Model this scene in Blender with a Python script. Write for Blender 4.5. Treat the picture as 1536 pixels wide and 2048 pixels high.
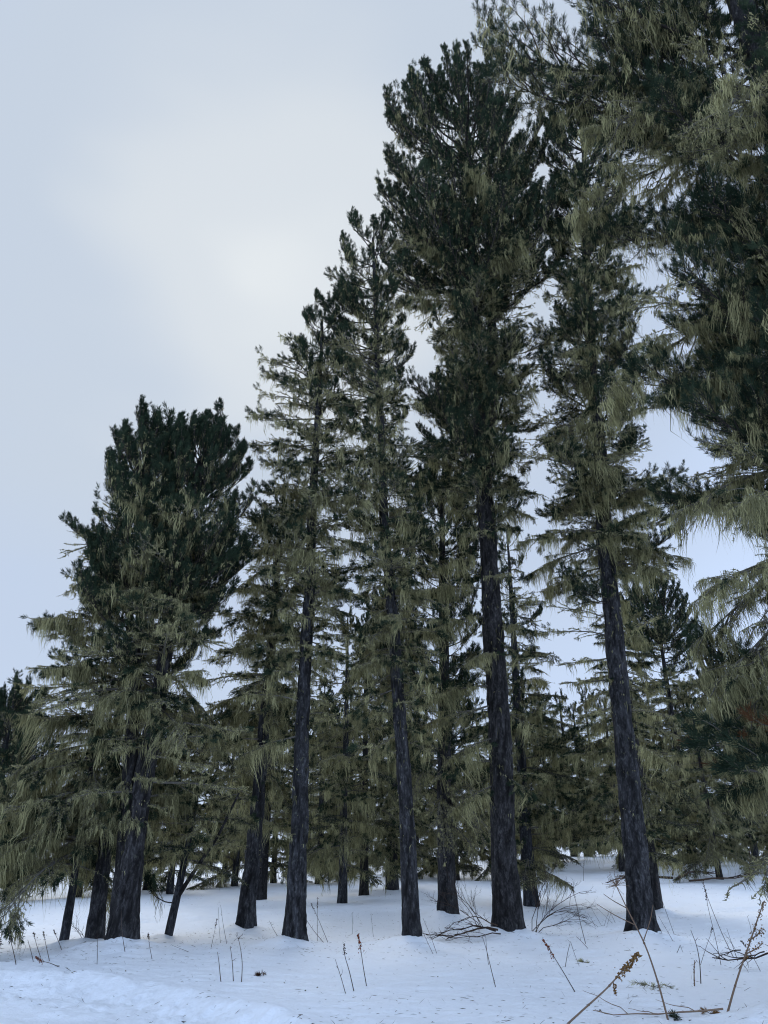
import bpy, math, random
import numpy as np

for o in list(bpy.data.objects):
    bpy.data.objects.remove(o)
SC = bpy.context.scene
COL = SC.collection
R = math.radians
PI = math.pi

# ------------------------------------------------------------------ camera
CAM_H, PITCH = 1.6, R(23.7)
cam_data = bpy.data.cameras.new('camera')
cam_data.sensor_fit = 'VERTICAL'
cam_data.sensor_height = 24.0
cam_data.lens = 24.0 * 1538.0 / 2048.0
cam_data.clip_start, cam_data.clip_end = 0.1, 3000.0
cam = bpy.data.objects.new('camera', cam_data)
COL.objects.link(cam)
cam.location = (0, 0, CAM_H)
cam.rotation_euler = (PI / 2 + PITCH, 0, 0)
SC.camera = cam

# ------------------------------------------------------------------ sky: high overcast with the sun behind it
SUN_EL, SUN_AZ = R(39.8), R(12.4)                     # azimuth measured from +Y towards -X
SUN_DIR = (-math.sin(SUN_AZ) * math.cos(SUN_EL), math.cos(SUN_AZ) * math.cos(SUN_EL), math.sin(SUN_EL))
W = bpy.data.worlds.new('World')
SC.world = W
W.use_nodes = True
nt = W.node_tree
nt.nodes.clear()
N = nt.nodes.new
out = N('ShaderNodeOutputWorld')
bg = N('ShaderNodeBackground')
bg.inputs['Strength'].default_value = 0.1
sky = N('ShaderNodeTexSky')
sky.sky_type = 'NISHITA'
sky.sun_disc = False
sky.sun_elevation = SUN_EL
sky.sun_rotation = -SUN_AZ
sky.altitude = 1500
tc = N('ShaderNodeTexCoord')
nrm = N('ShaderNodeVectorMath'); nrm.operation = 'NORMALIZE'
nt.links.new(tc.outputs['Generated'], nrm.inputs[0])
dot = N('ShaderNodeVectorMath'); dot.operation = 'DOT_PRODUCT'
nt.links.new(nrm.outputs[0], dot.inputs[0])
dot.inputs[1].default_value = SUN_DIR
noi = N('ShaderNodeTexNoise')
noi.inputs['Scale'].default_value = 1.6
noi.inputs['Detail'].default_value = 3.0
noi.inputs['Roughness'].default_value = 0.45
mp = N('ShaderNodeMapping')
mp.inputs['Scale'].default_value = (1.0, 1.0, 2.2)
nt.links.new(nrm.outputs[0], mp.inputs[0])
nt.links.new(mp.outputs[0], noi.inputs['Vector'])
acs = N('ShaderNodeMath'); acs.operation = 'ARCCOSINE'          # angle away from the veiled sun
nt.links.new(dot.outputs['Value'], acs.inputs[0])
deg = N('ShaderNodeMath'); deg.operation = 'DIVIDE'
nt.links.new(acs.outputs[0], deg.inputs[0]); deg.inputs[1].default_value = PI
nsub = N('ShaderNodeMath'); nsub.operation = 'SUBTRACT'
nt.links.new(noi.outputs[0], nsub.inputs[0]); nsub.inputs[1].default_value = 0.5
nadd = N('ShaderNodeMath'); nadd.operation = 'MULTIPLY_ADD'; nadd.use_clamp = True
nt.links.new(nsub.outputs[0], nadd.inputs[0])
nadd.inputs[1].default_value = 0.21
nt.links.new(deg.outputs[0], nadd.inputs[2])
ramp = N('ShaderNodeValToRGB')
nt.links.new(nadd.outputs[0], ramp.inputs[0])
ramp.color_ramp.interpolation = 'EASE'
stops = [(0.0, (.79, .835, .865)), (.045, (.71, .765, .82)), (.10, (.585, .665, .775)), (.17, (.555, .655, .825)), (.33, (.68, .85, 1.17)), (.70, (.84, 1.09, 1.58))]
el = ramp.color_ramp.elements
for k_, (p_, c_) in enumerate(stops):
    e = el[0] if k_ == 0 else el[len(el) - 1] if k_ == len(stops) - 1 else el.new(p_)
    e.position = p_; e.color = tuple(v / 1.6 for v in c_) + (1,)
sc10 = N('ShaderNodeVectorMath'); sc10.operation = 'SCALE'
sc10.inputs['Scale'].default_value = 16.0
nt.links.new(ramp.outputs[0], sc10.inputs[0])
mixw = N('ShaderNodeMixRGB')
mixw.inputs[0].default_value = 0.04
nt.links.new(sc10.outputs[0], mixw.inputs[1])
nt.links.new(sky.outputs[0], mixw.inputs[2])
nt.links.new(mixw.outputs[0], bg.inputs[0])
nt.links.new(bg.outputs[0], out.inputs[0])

# ------------------------------------------------------------------ sun: veiled, very soft
sd = bpy.data.lights.new('sun', 'SUN')
sd.energy = 1.5
sd.angle = R(34)
sd.color = (1.0, 0.97, 0.93)
so = bpy.data.objects.new('sun', sd)
COL.objects.link(so)
so.rotation_euler = (PI / 2 - SUN_EL, 0, PI + SUN_AZ)
so.location = (-8, 30, 40)

SC.view_settings.view_transform = 'Standard'
SC.view_settings.look = 'None'
SC.view_settings.exposure = 0.0
SC.view_settings.gamma = 1.0
SC.view_settings.use_curve_mapping = False
SC.cycles.max_bounces = 3
SC.cycles.diffuse_bounces = 2
SC.cycles.glossy_bounces = 2
SC.cycles.transmission_bounces = 2
SC.cycles.use_denoising = True
SC.cycles.denoiser = 'OPENIMAGEDENOISE'
SC.cycles.denoising_input_passes = 'RGB_ALBEDO_NORMAL'
SC.cycles.denoising_prefilter = 'ACCURATE'
SC.cycles.use_adaptive_sampling = True
SC.cycles.adaptive_threshold = 0.025
SC.cycles.filter_width = 1.1

# ------------------------------------------------------------------ helpers
def tag(o, label=None, cat=None, group=None, kind=None):
    if label: o['label'] = label
    if cat: o['category'] = cat
    if group: o['group'] = group
    if kind: o['kind'] = kind
    return o

def empty(name, loc, parent=None):
    o = bpy.data.objects.new(name, None)
    COL.objects.link(o)
    o.location = loc
    o.empty_display_size = 0.2
    if parent: o.parent = parent
    return o

def link_mesh(name, me, parent=None, loc=(0, 0, 0), rot=(0, 0, 0), scale=1.0):
    o = bpy.data.objects.new(name, me)
    COL.objects.link(o)
    o.location = loc
    o.rotation_euler = rot
    o.scale = (scale, scale, scale)
    if parent: o.parent = parent
    return o

class MB:
    """collects triangles with a material index and a per-vertex tint value"""
    def __init__(self):
        self.v, self.f, self.m, self.t, self.n = [], [], [], [], 0
    def add(self, v, f, mat=0, tint=0.5):
        v = np.asarray(v, float).reshape(-1, 3)
        f = np.asarray(f, np.int64).reshape(-1, 3)
        self.v.append(v); self.f.append(f + self.n)
        self.m.append(np.full(len(f), mat, np.int32))
        t = np.asarray(tint, float)
        self.t.append(np.full(len(v), float(t)) if t.ndim == 0 else t)
        self.n += len(v)
    def tube(self, pts, rad, k=5, mat=0, tint=0.5, cap=True):
        pts = np.asarray(pts, float); n = len(pts)
        rad = np.broadcast_to(np.asarray(rad, float), (n,))
        tan = np.gradient(pts, axis=0)
        tan /= np.linalg.norm(tan, axis=1, keepdims=True) + 1e-9
        ref = np.array([0, 0, 1.0]) if abs(tan[:, 2]).mean() < 0.8 else np.array([1.0, 0, 0])
        a = np.cross(tan, ref); a /= np.linalg.norm(a, axis=1, keepdims=True) + 1e-9
        b = np.cross(tan, a)
        th = np.arange(k) * 2 * PI / k
        v = pts[:, None] + rad[:, None, None] * (a[:, None] * np.cos(th)[None, :, None] + b[:, None] * np.sin(th)[None, :, None])
        i = np.arange(n - 1)[:, None] * k; j = np.arange(k)[None]; j2 = (j + 1) % k
        q = np.stack([i + j, i + j2, i + k + j2, i + k + j], -1).reshape(-1, 4)
        f = np.concatenate([q[:, [0, 1, 2]], q[:, [0, 2, 3]]])
        v = v.reshape(-1, 3)
        if cap:
            v = np.concatenate([v, pts[-1:]])
            e = (n - 1) * k
            f = np.concatenate([f, np.stack([e + np.arange(k), e + (np.arange(k) + 1) % k, np.full(k, n * k)], -1)])
        self.add(v, f, mat, tint)
    def mesh(self, name, mats, smooth=True):
        v = np.concatenate(self.v).astype(np.float32); f = np.concatenate(self.f).astype(np.int32)
        me = bpy.data.meshes.new(name)
        me.vertices.add(len(v)); me.loops.add(len(f) * 3); me.polygons.add(len(f))
        me.vertices.foreach_set('co', v.ravel())
        me.loops.foreach_set('vertex_index', f.ravel())
        me.polygons.foreach_set('loop_start', np.arange(0, len(f) * 3, 3, dtype=np.int32))
        me.polygons.foreach_set('material_index', np.concatenate(self.m))
        if smooth:
            me.polygons.foreach_set('use_smooth', np.ones(len(f), bool))
        at = me.attributes.new('tint', 'FLOAT', 'POINT')
        at.data.foreach_set('value', np.concatenate(self.t).astype(np.float32))
        for m in mats: me.materials.append(m)
        me.update(calc_edges=True)
        me.validate()
        return me

# value noise ------------------------------------------------------
def _h(ix, iy, iz, s):
    n = (ix * 374761393 + iy * 668265263 + iz * 2147483647 + s * 1274126177) & 0xFFFFFFFF
    n = ((n ^ (n >> 13)) * 1274126177) & 0xFFFFFFFF
    return ((n ^ (n >> 16)) & 0xFFFF) / 65535.0
def vnoise(x, y, z=0.0, s=0):
    x, y, z = np.broadcast_arrays(np.asarray(x, float), np.asarray(y, float), np.asarray(z, float))
    ix, iy, iz = (np.floor(a).astype(np.int64) for a in (x, y, z))
    fx, fy, fz = x - ix, y - iy, z - iz
    fx, fy, fz = (a * a * (3 - 2 * a) for a in (fx, fy, fz))
    r = 0
    for a in (0, 1):
        for b in (0, 1):
            for c in (0, 1):
                w = (fx if a else 1 - fx) * (fy if b else 1 - fy) * (fz if c else 1 - fz)
                r = r + w * _h(ix + a, iy + b, iz + c, s)
    return r * 2 - 1
def fbm(x, y, z=0.0, o=4, s=0, g=0.5):
    r, a = 0, 1.0
    for i in range(o):
        r = r + a * vnoise(np.asarray(x) * 2**i, np.asarray(y) * 2**i, np.asarray(z) * 2**i, s + i)
        a *= g
    return r
def sstep(a, b, x):
    t = np.clip((np.asarray(x, float) - a) / (b - a), 0, 1)
    return t * t * (3 - 2 * t)

# ------------------------------------------------------------------ materials
def new_mat(name):
    m = bpy.data.materials.new(name); m.use_nodes = True
    t = m.node_tree; t.nodes.clear()
    o = t.nodes.new('ShaderNodeOutputMaterial')
    return m, t, o
def rgb(t, a, b, fac):
    n = t.nodes.new('ShaderNodeMixRGB')
    for i, v in ((1, a), (2, b)):
        if isinstance(v, tuple): n.inputs[i].default_value = v + (1,)
        else: t.links.new(v, n.inputs[i])
    if isinstance(fac, float): n.inputs[0].default_value = fac
    else: t.links.new(fac, n.inputs[0])
    return n.outputs[0]
def mth(t, op, a, b=None, c=None, clamp=False):
    n = t.nodes.new('ShaderNodeMath'); n.operation = op; n.use_clamp = clamp
    for i, v in enumerate((a, b, c)):
        if v is None: continue
        if isinstance(v, (int, float)): n.inputs[i].default_value = v
        else: t.links.new(v, n.inputs[i])
    return n.outputs[0]
def noise(t, scale, detail=3.0, rough=0.55, vec=None, mapscale=None):
    n = t.nodes.new('ShaderNodeTexNoise')
    n.inputs['Scale'].default_value = scale
    n.inputs['Detail'].default_value = detail
    n.inputs['Roughness'].default_value = rough
    c = t.nodes.new('ShaderNodeTexCoord').outputs['Object'] if vec is None else vec
    if mapscale:
        mp = t.nodes.new('ShaderNodeMapping'); mp.inputs['Scale'].default_value = mapscale
        t.links.new(c, mp.inputs[0]); c = mp.outputs[0]
    t.links.new(c, n.inputs['Vector'])
    return n.outputs[0]

def foliage_mat(name, dark, light, trans=0.25, rnd=0.5):
    m, t, o = new_mat(name)
    at = t.nodes.new('ShaderNodeAttribute'); at.attribute_name = 'tint'
    oi = t.nodes.new('ShaderNodeObjectInfo')
    f = mth(t, 'MULTIPLY_ADD', oi.outputs['Random'], rnd, mth(t, 'MULTIPLY', at.outputs['Fac'], 1.0 - rnd), clamp=True)
    col = rgb(t, dark, light, f)
    d = t.nodes.new('ShaderNodeBsdfDiffuse'); t.links.new(col, d.inputs[0])
    tr = t.nodes.new('ShaderNodeBsdfTranslucent'); t.links.new(col, tr.inputs[0])
    mx = t.nodes.new('ShaderNodeMixShader'); mx.inputs[0].default_value = trans
    t.links.new(d.outputs[0], mx.inputs[1]); t.links.new(tr.outputs[0], mx.inputs[2])
    t.links.new(mx.outputs[0], o.inputs[0])
    return m

M = {}
M['needle'] = foliage_mat('pine_needles', (0.009, 0.018, 0.014), (0.062, 0.088, 0.052), 0.10, 0.25)
M['spruce'] = foliage_mat('spruce_needles', (0.012, 0.022, 0.017), (0.055, 0.074, 0.046), 0.1, 0.25)
M['rust'] = foliage_mat('dead_needles', (0.06, 0.03, 0.017), (0.17, 0.085, 0.04), 0.2, 0.3)
M['lichen'] = foliage_mat('beard_lichen', (0.037, 0.040, 0.024), (0.58, 0.545, 0.285), 0.26, 0.12)
M['twig'] = foliage_mat('lichened_twig', (0.045, 0.042, 0.038), (0.22, 0.205, 0.18), 0.0, 0.3)
M['darktwig'] = foliage_mat('dark_twig', (0.022, 0.020, 0.020), (0.075, 0.068, 0.062), 0.0, 0.3)
M['dry'] = foliage_mat('dry_stem', (0.13, 0.085, 0.06), (0.30, 0.22, 0.16), 0.1, 0.5)
M['darkstem'] = foliage_mat('dark_stem', (0.05, 0.04, 0.04), (0.12, 0.095, 0.08), 0.1, 0.5)
M['seed_tan'] = foliage_mat('tan_seeds', (0.13, 0.065, 0.025), (0.36, 0.22, 0.09), 0.25, 0.2)
M['seed_red'] = foliage_mat('red_seeds', (0.12, 0.03, 0.018), (0.30, 0.09, 0.04), 0.2, 0.2)
M['seed_dark'] = foliage_mat('dark_seeds', (0.035, 0.028, 0.028), (0.10, 0.07, 0.05), 0.1, 0.2)
M['litter'] = foliage_mat('needle_litter', (0.07, 0.062, 0.05), (0.24, 0.21, 0.17), 0.0, 0.0)

def bark_mat():
    m, t, o = new_mat('pine_bark')
    geo = t.nodes.new('ShaderNodeTexCoord').outputs['Object']
    n1 = noise(t, 11.0, 6.0, 0.68, geo, (1, 1, 0.24))
    n2 = noise(t, 2.2, 4.0, 0.6, geo, (1, 1, 0.7))
    n3 = noise(t, 26.0, 4.0, 0.7, geo, (1, 1, 0.38))
    n4 = noise(t, 14.0, 5.0, 0.7, geo, (1, 1, 0.55))
    at = t.nodes.new('ShaderNodeAttribute'); at.attribute_name = 'tint'
    oi = t.nodes.new('ShaderNodeObjectInfo')
    c = rgb(t, (0.010, 0.010, 0.011), (0.062, 0.061, 0.064), mth(t, 'MULTIPLY_ADD', n1, 3.0, -1.05, True))
    c = rgb(t, c, (0.20, 0.195, 0.20), mth(t, 'MULTIPLY', mth(t, 'MULTIPLY_ADD', n3, 5.0, -2.4, True), 0.5))
    c = rgb(t, (0.010, 0.0095, 0.010), c, mth(t, 'MULTIPLY_ADD', at.outputs['Fac'], 1.5, -0.15, True))
    patch = mth(t, 'MULTIPLY', mth(t, 'MULTIPLY_ADD', n4, 7.0, -4.0, True), mth(t, 'MULTIPLY_ADD', n2, 3.0, -1.2, True))
    c = rgb(t, c, (0.24, 0.25, 0.20), mth(t, 'MULTIPLY', patch, 0.8))
    br = mth(t, 'MULTIPLY_ADD', oi.outputs['Random'], 0.45, 0.75)
    c = rgb(t, c, rgb(t, (1.06, 1.0, .95), (.92, 1.0, 1.1), oi.outputs['Random']), 1.0); c.node.blend_type = 'MULTIPLY'
    hs = t.nodes.new('ShaderNodeHueSaturation'); t.links.new(br, hs.inputs['Value']); t.links.new(c, hs.inputs['Color'])
    b = t.nodes.new('ShaderNodeBsdfPrincipled')
    t.links.new(hs.outputs[0], b.inputs['Base Color'])
    b.inputs['Roughness'].default_value = 0.9
    b.inputs['Specular IOR Level'].default_value = 0.15
    bp = t.nodes.new('ShaderNodeBump'); bp.inputs['Strength'].default_value = 1.0; bp.inputs['Distance'].default_value = 0.05
    t.links.new(mth(t, 'MULTIPLY_ADD', n1, 1.0, mth(t, 'MULTIPLY', n3, 0.35)), bp.inputs['Height'])
    t.links.new(bp.outputs[0], b.inputs['Normal'])
    t.links.new(b.outputs[0], o.inputs[0])
    return m
M['bark'] = bark_mat()

def snow_mat(name, track=False):
    m, t, o = new_mat(name)
    geo = t.nodes.new('ShaderNodeTexCoord').outputs['Object']
    n1 = noise(t, 6.0, 5.0, 0.6, geo)
    n2 = noise(t, 16.0, 4.0, 0.65, geo, (0.7, 2.4, 1.0))
    n3 = noise(t, 0.6, 3.0, 0.5, geo)
    c = rgb(t, (0.85, 0.885, 0.925), (0.91, 0.935, 0.955), n3)
    b = t.nodes.new('ShaderNodeBsdfPrincipled')
    t.links.new(c, b.inputs['Base Color'])
    b.inputs['Roughness'].default_value = 0.75
    b.inputs['Specular IOR Level'].default_value = 0.2
    hgt = mth(t, 'MULTIPLY_ADD', n2, 0.5, n1)
    bp = t.nodes.new('ShaderNodeBump'); bp.inputs['Strength'].default_value = 0.7
    bp.inputs['Distance'].default_value = 0.05
    if track:
        wv = t.nodes.new('ShaderNodeTexWave'); wv.inputs['Scale'].default_value = 9.0
        wv.inputs['Distortion'].default_value = 1.5; wv.inputs['Detail'].default_value = 2.0
        mp = t.nodes.new('ShaderNodeMapping'); mp.inputs['Rotation'].default_value = (0, 0, R(40))
        t.links.new(geo, mp.inputs[0]); t.links.new(mp.outputs[0], wv.inputs['Vector'])
        hgt = mth(t, 'MULTIPLY_ADD', wv.outputs['Fac'], 0.10, mth(t, 'MULTIPLY', hgt, 0.8))
    t.links.new(hgt, bp.inputs['Height'])
    t.links.new(bp.outputs[0], b.inputs['Normal'])
    t.links.new(b.outputs[0], o.inputs[0])
    return m
M['snow'] = snow_mat('snow')
M['track'] = snow_mat('packed_snow', True)

# ------------------------------------------------------------------ where the trees stand (metres; camera at the origin, looking along +Y)
# name: (x, y, base radius)
SPOT = {
    'twin': (-4.71, 15.85, .30), 'thin': (-6.02, 16.5, .075), 'dark_left': (-5.54, 16.75, .18), 'forked': (-4.35, 17.58, .08),
    'mid_dark': (-3.06, 19.18, .22), 'grey': (-1.72, 16.75, .20), 'centre': (.54, 16.75, .20), 'tall': (2.62, 18.3, .33),
    'leaning': (5.32, 17.88, .31), 'near_right': (6.5, 9.0, .42), 'behind_centre': (1.60, 21.84, .27), 'behind_leaning': (7.5, 24.0, .26),
}
def terrain(x, y):
    x, y = np.asarray(x, float), np.asarray(y, float)
    far = sstep(20, 50, y)
    h = far * (0.10 + 0.90 * sstep(-6, 12, x)) * 1.2
    h = h + sstep(60, 200, y) * 2.0
    h = h + 0.10 * fbm(x * .16, y * .16, 0, 3, 11) * sstep(8, 16, y)
    h = h - 0.10 * sstep(18.3, 20.5, y) * sstep(-2.0, -5.0, x) * (1 - sstep(24, 30, y))
    h = h + 0.020 * fbm(x * .9, y * 1.3, 0, 3, 5) + 0.015 * fbm(x * 2.2, y * 4.6, 0, 4, 7, .62)
    # old ski trail crossing behind the first row of trees
    for off in (0.0, 0.55):
        h = h - 0.045 * np.exp(-((y - (23.6 + 0.10 * x + 0.6 * np.sin(x * .25) + off)) / 0.10) ** 2)
    # the packed track cut into the snow at the lower left, and its lumpy bank
    ye = track_edge(x)
    d = (ye - y) * 0.78
    lump = 0.5 + 0.5 * fbm(x * 2.6, y * 2.6, 0, 3, 21)
    h = h + 0.035 * np.exp(-((d + 0.05) / 0.20) ** 2) * (0.3 + 1.1 * lump)
    h = h - 0.17 * sstep(-0.05, .55, d) - .07 * sstep(.4, 1.4, d)
    h = h + 0.034 * fbm(x * 8.0, y * 8.0, 0, 4, 31, .6) * np.exp(-((d - .45) / .5) ** 2)
    # ploughed mound at the lower right
    h = h + 0.26 * np.exp(-(((x - 4.45) / .75) ** 2 + ((y - 9.05) / .55) ** 2)) * (1 + .25 * fbm(x * 4, y * 4, 0, 3, 41))
    # snow drifted up round the trunks
    for i, (tx, ty, r) in enumerate(SPOT.values()):
        q = np.hypot(x - tx + .10, (y - ty + .10)) / (r * 1.7 + .20)
        h = h + (0.07 + .45 * r) * np.exp(-q ** 2) * (1 + .3 * fbm(x * 3, y * 3, 0, 2, 50 + i))
    return h
def track_edge(x):
    xs = [-60, -14, -8, -5.7, -4.6, -3.1, -2.2, -1.17, -.55, -.1, .6, 2.0, 60]
    ys = [22, 14.9, 13.7, 13.15, 12.75, 11.95, 10.9, 9.55, 8.6, 7.4, 4.5, 1.0, -20]
    return np.interp(x, xs, ys) + 0.10 * vnoise(np.asarray(x) * 1.7, 0.3, 0, 3)
def ground(x, y): return float(terrain(x, y))

# ------------------------------------------------------------------ snow
def build_ground():
    ang = np.concatenate([np.linspace(-178, -34, 40)[:-1], np.linspace(-34, 34, 430), np.linspace(34, 178, 40)[1:]])
    rad = np.concatenate([np.geomspace(.6, 7.5, 18)[:-1], np.geomspace(7.5, 40, 430), np.geomspace(40, 1500, 60)[1:]])
    A, D = np.meshgrid(np.radians(ang), rad)
    X, Y = np.sin(A) * D, np.cos(A) * D
    Z = terrain(X, Y)
    na, nr = len(ang), len(rad)
    v = np.stack([X, Y, Z], -1).reshape(-1, 3)
    i = np.arange(nr - 1)[:, None] * na; j = np.arange(na - 1)[None]
    q = np.stack([i + j, i + j + 1, i + na + j + 1, i + na + j], -1).reshape(-1, 4)
    cx, cy = v[q, 0].mean(1), v[q, 1].mean(1)
    on = (track_edge(cx) - cy) * .78 > 0.85
    for name, sel, mat, lab in (('snow_ground', ~on, 'snow', 'deep soft snow cover with needle litter under the pines'),
                                ('snow_track', on, 'track', 'smooth packed snow track below a lumpy bank')):
        qq = q[sel]
        u, inv = np.unique(qq, return_inverse=True)
        qq = inv.reshape(-1, 4)
        mb = MB(); mb.add(v[u], np.concatenate([qq[:, [0, 2, 1]], qq[:, [0, 3, 2]]]))
        o = link_mesh(name, mb.mesh(name, [M[mat]]))
        tag(o, lab, None, None, 'structure')
build_ground()

# ------------------------------------------------------------------ bough prototypes
RNG = np.random.default_rng(7)
def unit(v): return v / (np.linalg.norm(v, axis=-1, keepdims=True) + 1e-9)

def add_needles(mb, P, D, LEN, rng, per=42, nl=(.065, .105), w=.0085, mat=1, spread=(22, 62)):
    if not len(P): return
    P, D, LEN = np.array(P), unit(np.array(D)), np.array(LEN)
    T = len(P); n = T * per
    P, D, LEN = np.repeat(P, per, 0), np.repeat(D, per, 0), np.repeat(LEN, per)
    u = rng.random(n) ** .8
    rnd = unit(rng.normal(size=(n, 3)))
    perp = unit(np.cross(D, rnd))
    ph = np.radians(rng.uniform(spread[0], spread[1], n) * (1.15 - .6 * u))
    nd = D * np.cos(ph)[:, None] + perp * np.sin(ph)[:, None]
    L = rng.uniform(nl[0], nl[1], n)
    b = P + D * (u * LEN)[:, None]
    side = unit(np.cross(nd, rng.normal(size=(n, 3)))) * (w * .5 * rng.uniform(.7, 1.3, n))[:, None]
    mid = b + nd * (L * .55)[:, None]
    tip = b + nd * L[:, None]; tip[:, 2] += L * .04
    v = np.stack([b - side * .5, mid - side, mid + side, tip], 1).reshape(-1, 3)
    i = np.arange(n)[:, None] * 4
    f = np.concatenate([i + [0, 1, 2], i + [1, 3, 2]], 1).reshape(-1, 3)
    tt = np.repeat(np.clip(np.repeat(rng.random(T) ** 1.5 * .75, per) + rng.random(n) * .25, 0, 1), 4)
    mb.add(v, f, mat, tt)

def add_lichen(mb, P, LEN, rng, per=4, w=(.006, .016), mat=2, jit=.02, D=None):
    """hanging beard lichen: tapering beards of thin strands strung along the twig"""
    if not len(P): return
    P, LEN = np.array(P), np.array(LEN)
    T = len(P); n = T * per
    tt = np.repeat(rng.random(T) ** 1.15 * .8, per) + rng.random(n) * .2
    u = rng.uniform(-1, 1, n)
    if D is not None:
        half = np.repeat(np.clip(LEN * rng.uniform(.12, .42, T), .012, .11), per)
        off = np.repeat(unit(np.array(D)), per, 0) * (u * half)[:, None]
    else:
        off = 0
    az0 = np.repeat(rng.uniform(0, 2 * PI, T), per)
    P, LEN = np.repeat(P, per, 0), np.repeat(LEN, per)
    P = P + off + rng.normal(size=(n, 3)) * [jit, jit, jit * .4]
    L = LEN * rng.uniform(.5, 1.15, n) * (1 - .55 * np.abs(u))
    L = np.maximum(L, .02)
    az = az0 + rng.normal(size=n) * .5
    drift = np.stack([np.cos(az), np.sin(az), 0 * az], 1) * (rng.uniform(0, .22, n) * np.minimum(L, .3))[:, None]
    sa = rng.uniform(0, 2 * PI, n)
    side = np.stack([np.cos(sa), np.sin(sa), 0 * sa], 1) * (rng.uniform(w[0], w[1], n) * .5)[:, None]
    dn = np.array([0, 0, -1.0])
    wob = rng.normal(size=(n, 2, 3)) * (.07 * L)[:, None, None] * [1, 1, .3]
    s = []
    for k, (fr, dr, ws) in enumerate(((0, 0, .55), (.3, .8, 1.0), (.68, 1.0, .75))):
        c = P + drift * dr + dn * (L * fr)[:, None] + (wob[:, k - 1] if k else 0)
        s += [c - side * ws, c + side * ws]
    s.append(P + drift * .95 + dn * L[:, None])
    v = np.stack(s, 1).reshape(-1, 3)
    i = np.arange(n)[:, None] * 7
    f = np.concatenate([i + [0, 1, 3], i + [0, 3, 2], i + [2, 3, 5], i + [2, 5, 4], i + [4, 5, 6]], 1).reshape(-1, 3)
    mb.add(v, f, mat, np.repeat(np.clip(tt, 0, 1), 7))

def add_crust(mb, P, rng, per=5, size=.03, mat=2):
    """short bristly lichen growing all round a twig"""
    if not len(P): return
    P = np.repeat(np.array(P), per, 0); n = len(P)
    d = unit(rng.normal(size=(n, 3)) + [0, 0, -.25]) * (size * rng.uniform(.5, 1.4, n))[:, None]
    s = unit(np.cross(d, rng.normal(size=(n, 3)))) * (.006 * rng.uniform(.6, 1.4, n))[:, None]
    v = np.stack([P - s, P + s, P + d], 1).reshape(-1, 3)
    mb.add(v, np.arange(n * 3).reshape(-1, 3), mat, np.repeat(rng.random(n), 3))

def curve(p0, yaw, a0, a1, L, n, rng, wig=.06, yaw_c=0.0, pw=1.0):
    t = np.linspace(0, 1, n + 1)[1:]
    an = a0 + (a1 - a0) * t ** pw + rng.normal(size=n) * wig
    yw = yaw + yaw_c * t + rng.normal(size=n) * wig
    d = np.stack([np.cos(an) * np.cos(yw), np.cos(an) * np.sin(yw), np.sin(an)], 1) * (L / n)
    return np.concatenate([[p0], p0 + np.cumsum(d, 0)]), an, yw

def along(pts, t):
    n = len(pts) - 1
    k = min(int(t * n), n - 1); f = t * n - k
    return pts[k] * (1 - f) + pts[k + 1] * f, k

KIND = {
    # a0 a1: pitch at base and tip; n2: side shoots per metre; up2: extra pitch of side shoots; tuft: share of tips with needles;
    # lich: lichen clumps per metre of twig, ll: mean strand length; crust: bristles per metre; n3: twigs per metre of side shoot
    'U': dict(a0=30, a1=78, n2=9, yaw=(25, 60), up2=(15, 45), tuft=.95, n3=8, lich=.5, ll=.08, crust=6, f2=.42),
    'V': dict(a0=0, a1=58, n2=9, yaw=(30, 65), up2=(8, 40), tuft=.92, n3=8, lich=1.2, ll=.14, crust=8, f2=.46),
    'M': dict(a0=2, a1=22, n2=9, yaw=(30, 75), up2=(-10, 25), tuft=.62, n3=9, lich=4.5, ll=.20, crust=24, f2=.46),
    'L': dict(a0=10, a1=-14, n2=9, yaw=(30, 80), up2=(-25, 12), tuft=.24, n3=9, lich=6.8, ll=.23, crust=36, f2=.45),
    'D': dict(a0=-2, a1=-42, n2=10, yaw=(25, 75), up2=(-40, 5), tuft=.20, n3=9, lich=6.8, ll=.27, crust=36, f2=.42),
    'X': dict(a0=12, a1=-8, n2=5, yaw=(25, 75), up2=(-25, 25), tuft=.03, n3=6, lich=5, ll=.10, crust=44, f2=.42),
    'S': dict(a0=-8, a1=-18, n2=12, yaw=(35, 70), up2=(-22, 4), tuft=.9, n3=12, lich=4.5, ll=.16, crust=12, f2=.42, short=True),
    'N': dict(a0=6, a1=-24, n2=9, yaw=(30, 80), up2=(-35, 8), tuft=.22, n3=9, lich=9, ll=.25, crust=34, f2=.42, fine=True),
    'G': dict(a0=4, a1=36, n2=9, yaw=(30, 70), up2=(-5, 35), tuft=.92, n3=10, lich=2.5, ll=.27, crust=10, f2=.46, fine=True),
    'R': dict(a0=-6, a1=6, n2=9, yaw=(30, 70), up2=(-10, 30), tuft=.95, n3=11, lich=2.5, ll=.2, crust=10, f2=.46, fine=True, rust=.3),
    'B': dict(a0=-14, a1=-55, n2=11, yaw=(20, 80), up2=(-45, 10), tuft=.0, n3=12, lich=4, ll=.07, crust=6, f2=.45),
}
SIZES = {'U': (.9, 1.5, 2.2, 2.9), 'V': (.8, 1.4, 2.1, 2.9), 'M': (.9, 1.5, 2.2, 3.1), 'L': (.8, 1.4, 2.1, 3.0), 'D': (1.0, 1.7, 2.5),
         'X': (.6, 1.1, 1.8, 2.7), 'S': (.9, 1.6, 2.4), 'N': (1.4, 2.2, 3.2), 'G': (1.4, 2.3, 3.4, 4.6), 'R': (2.2,), 'B': (1.3,)}

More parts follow.
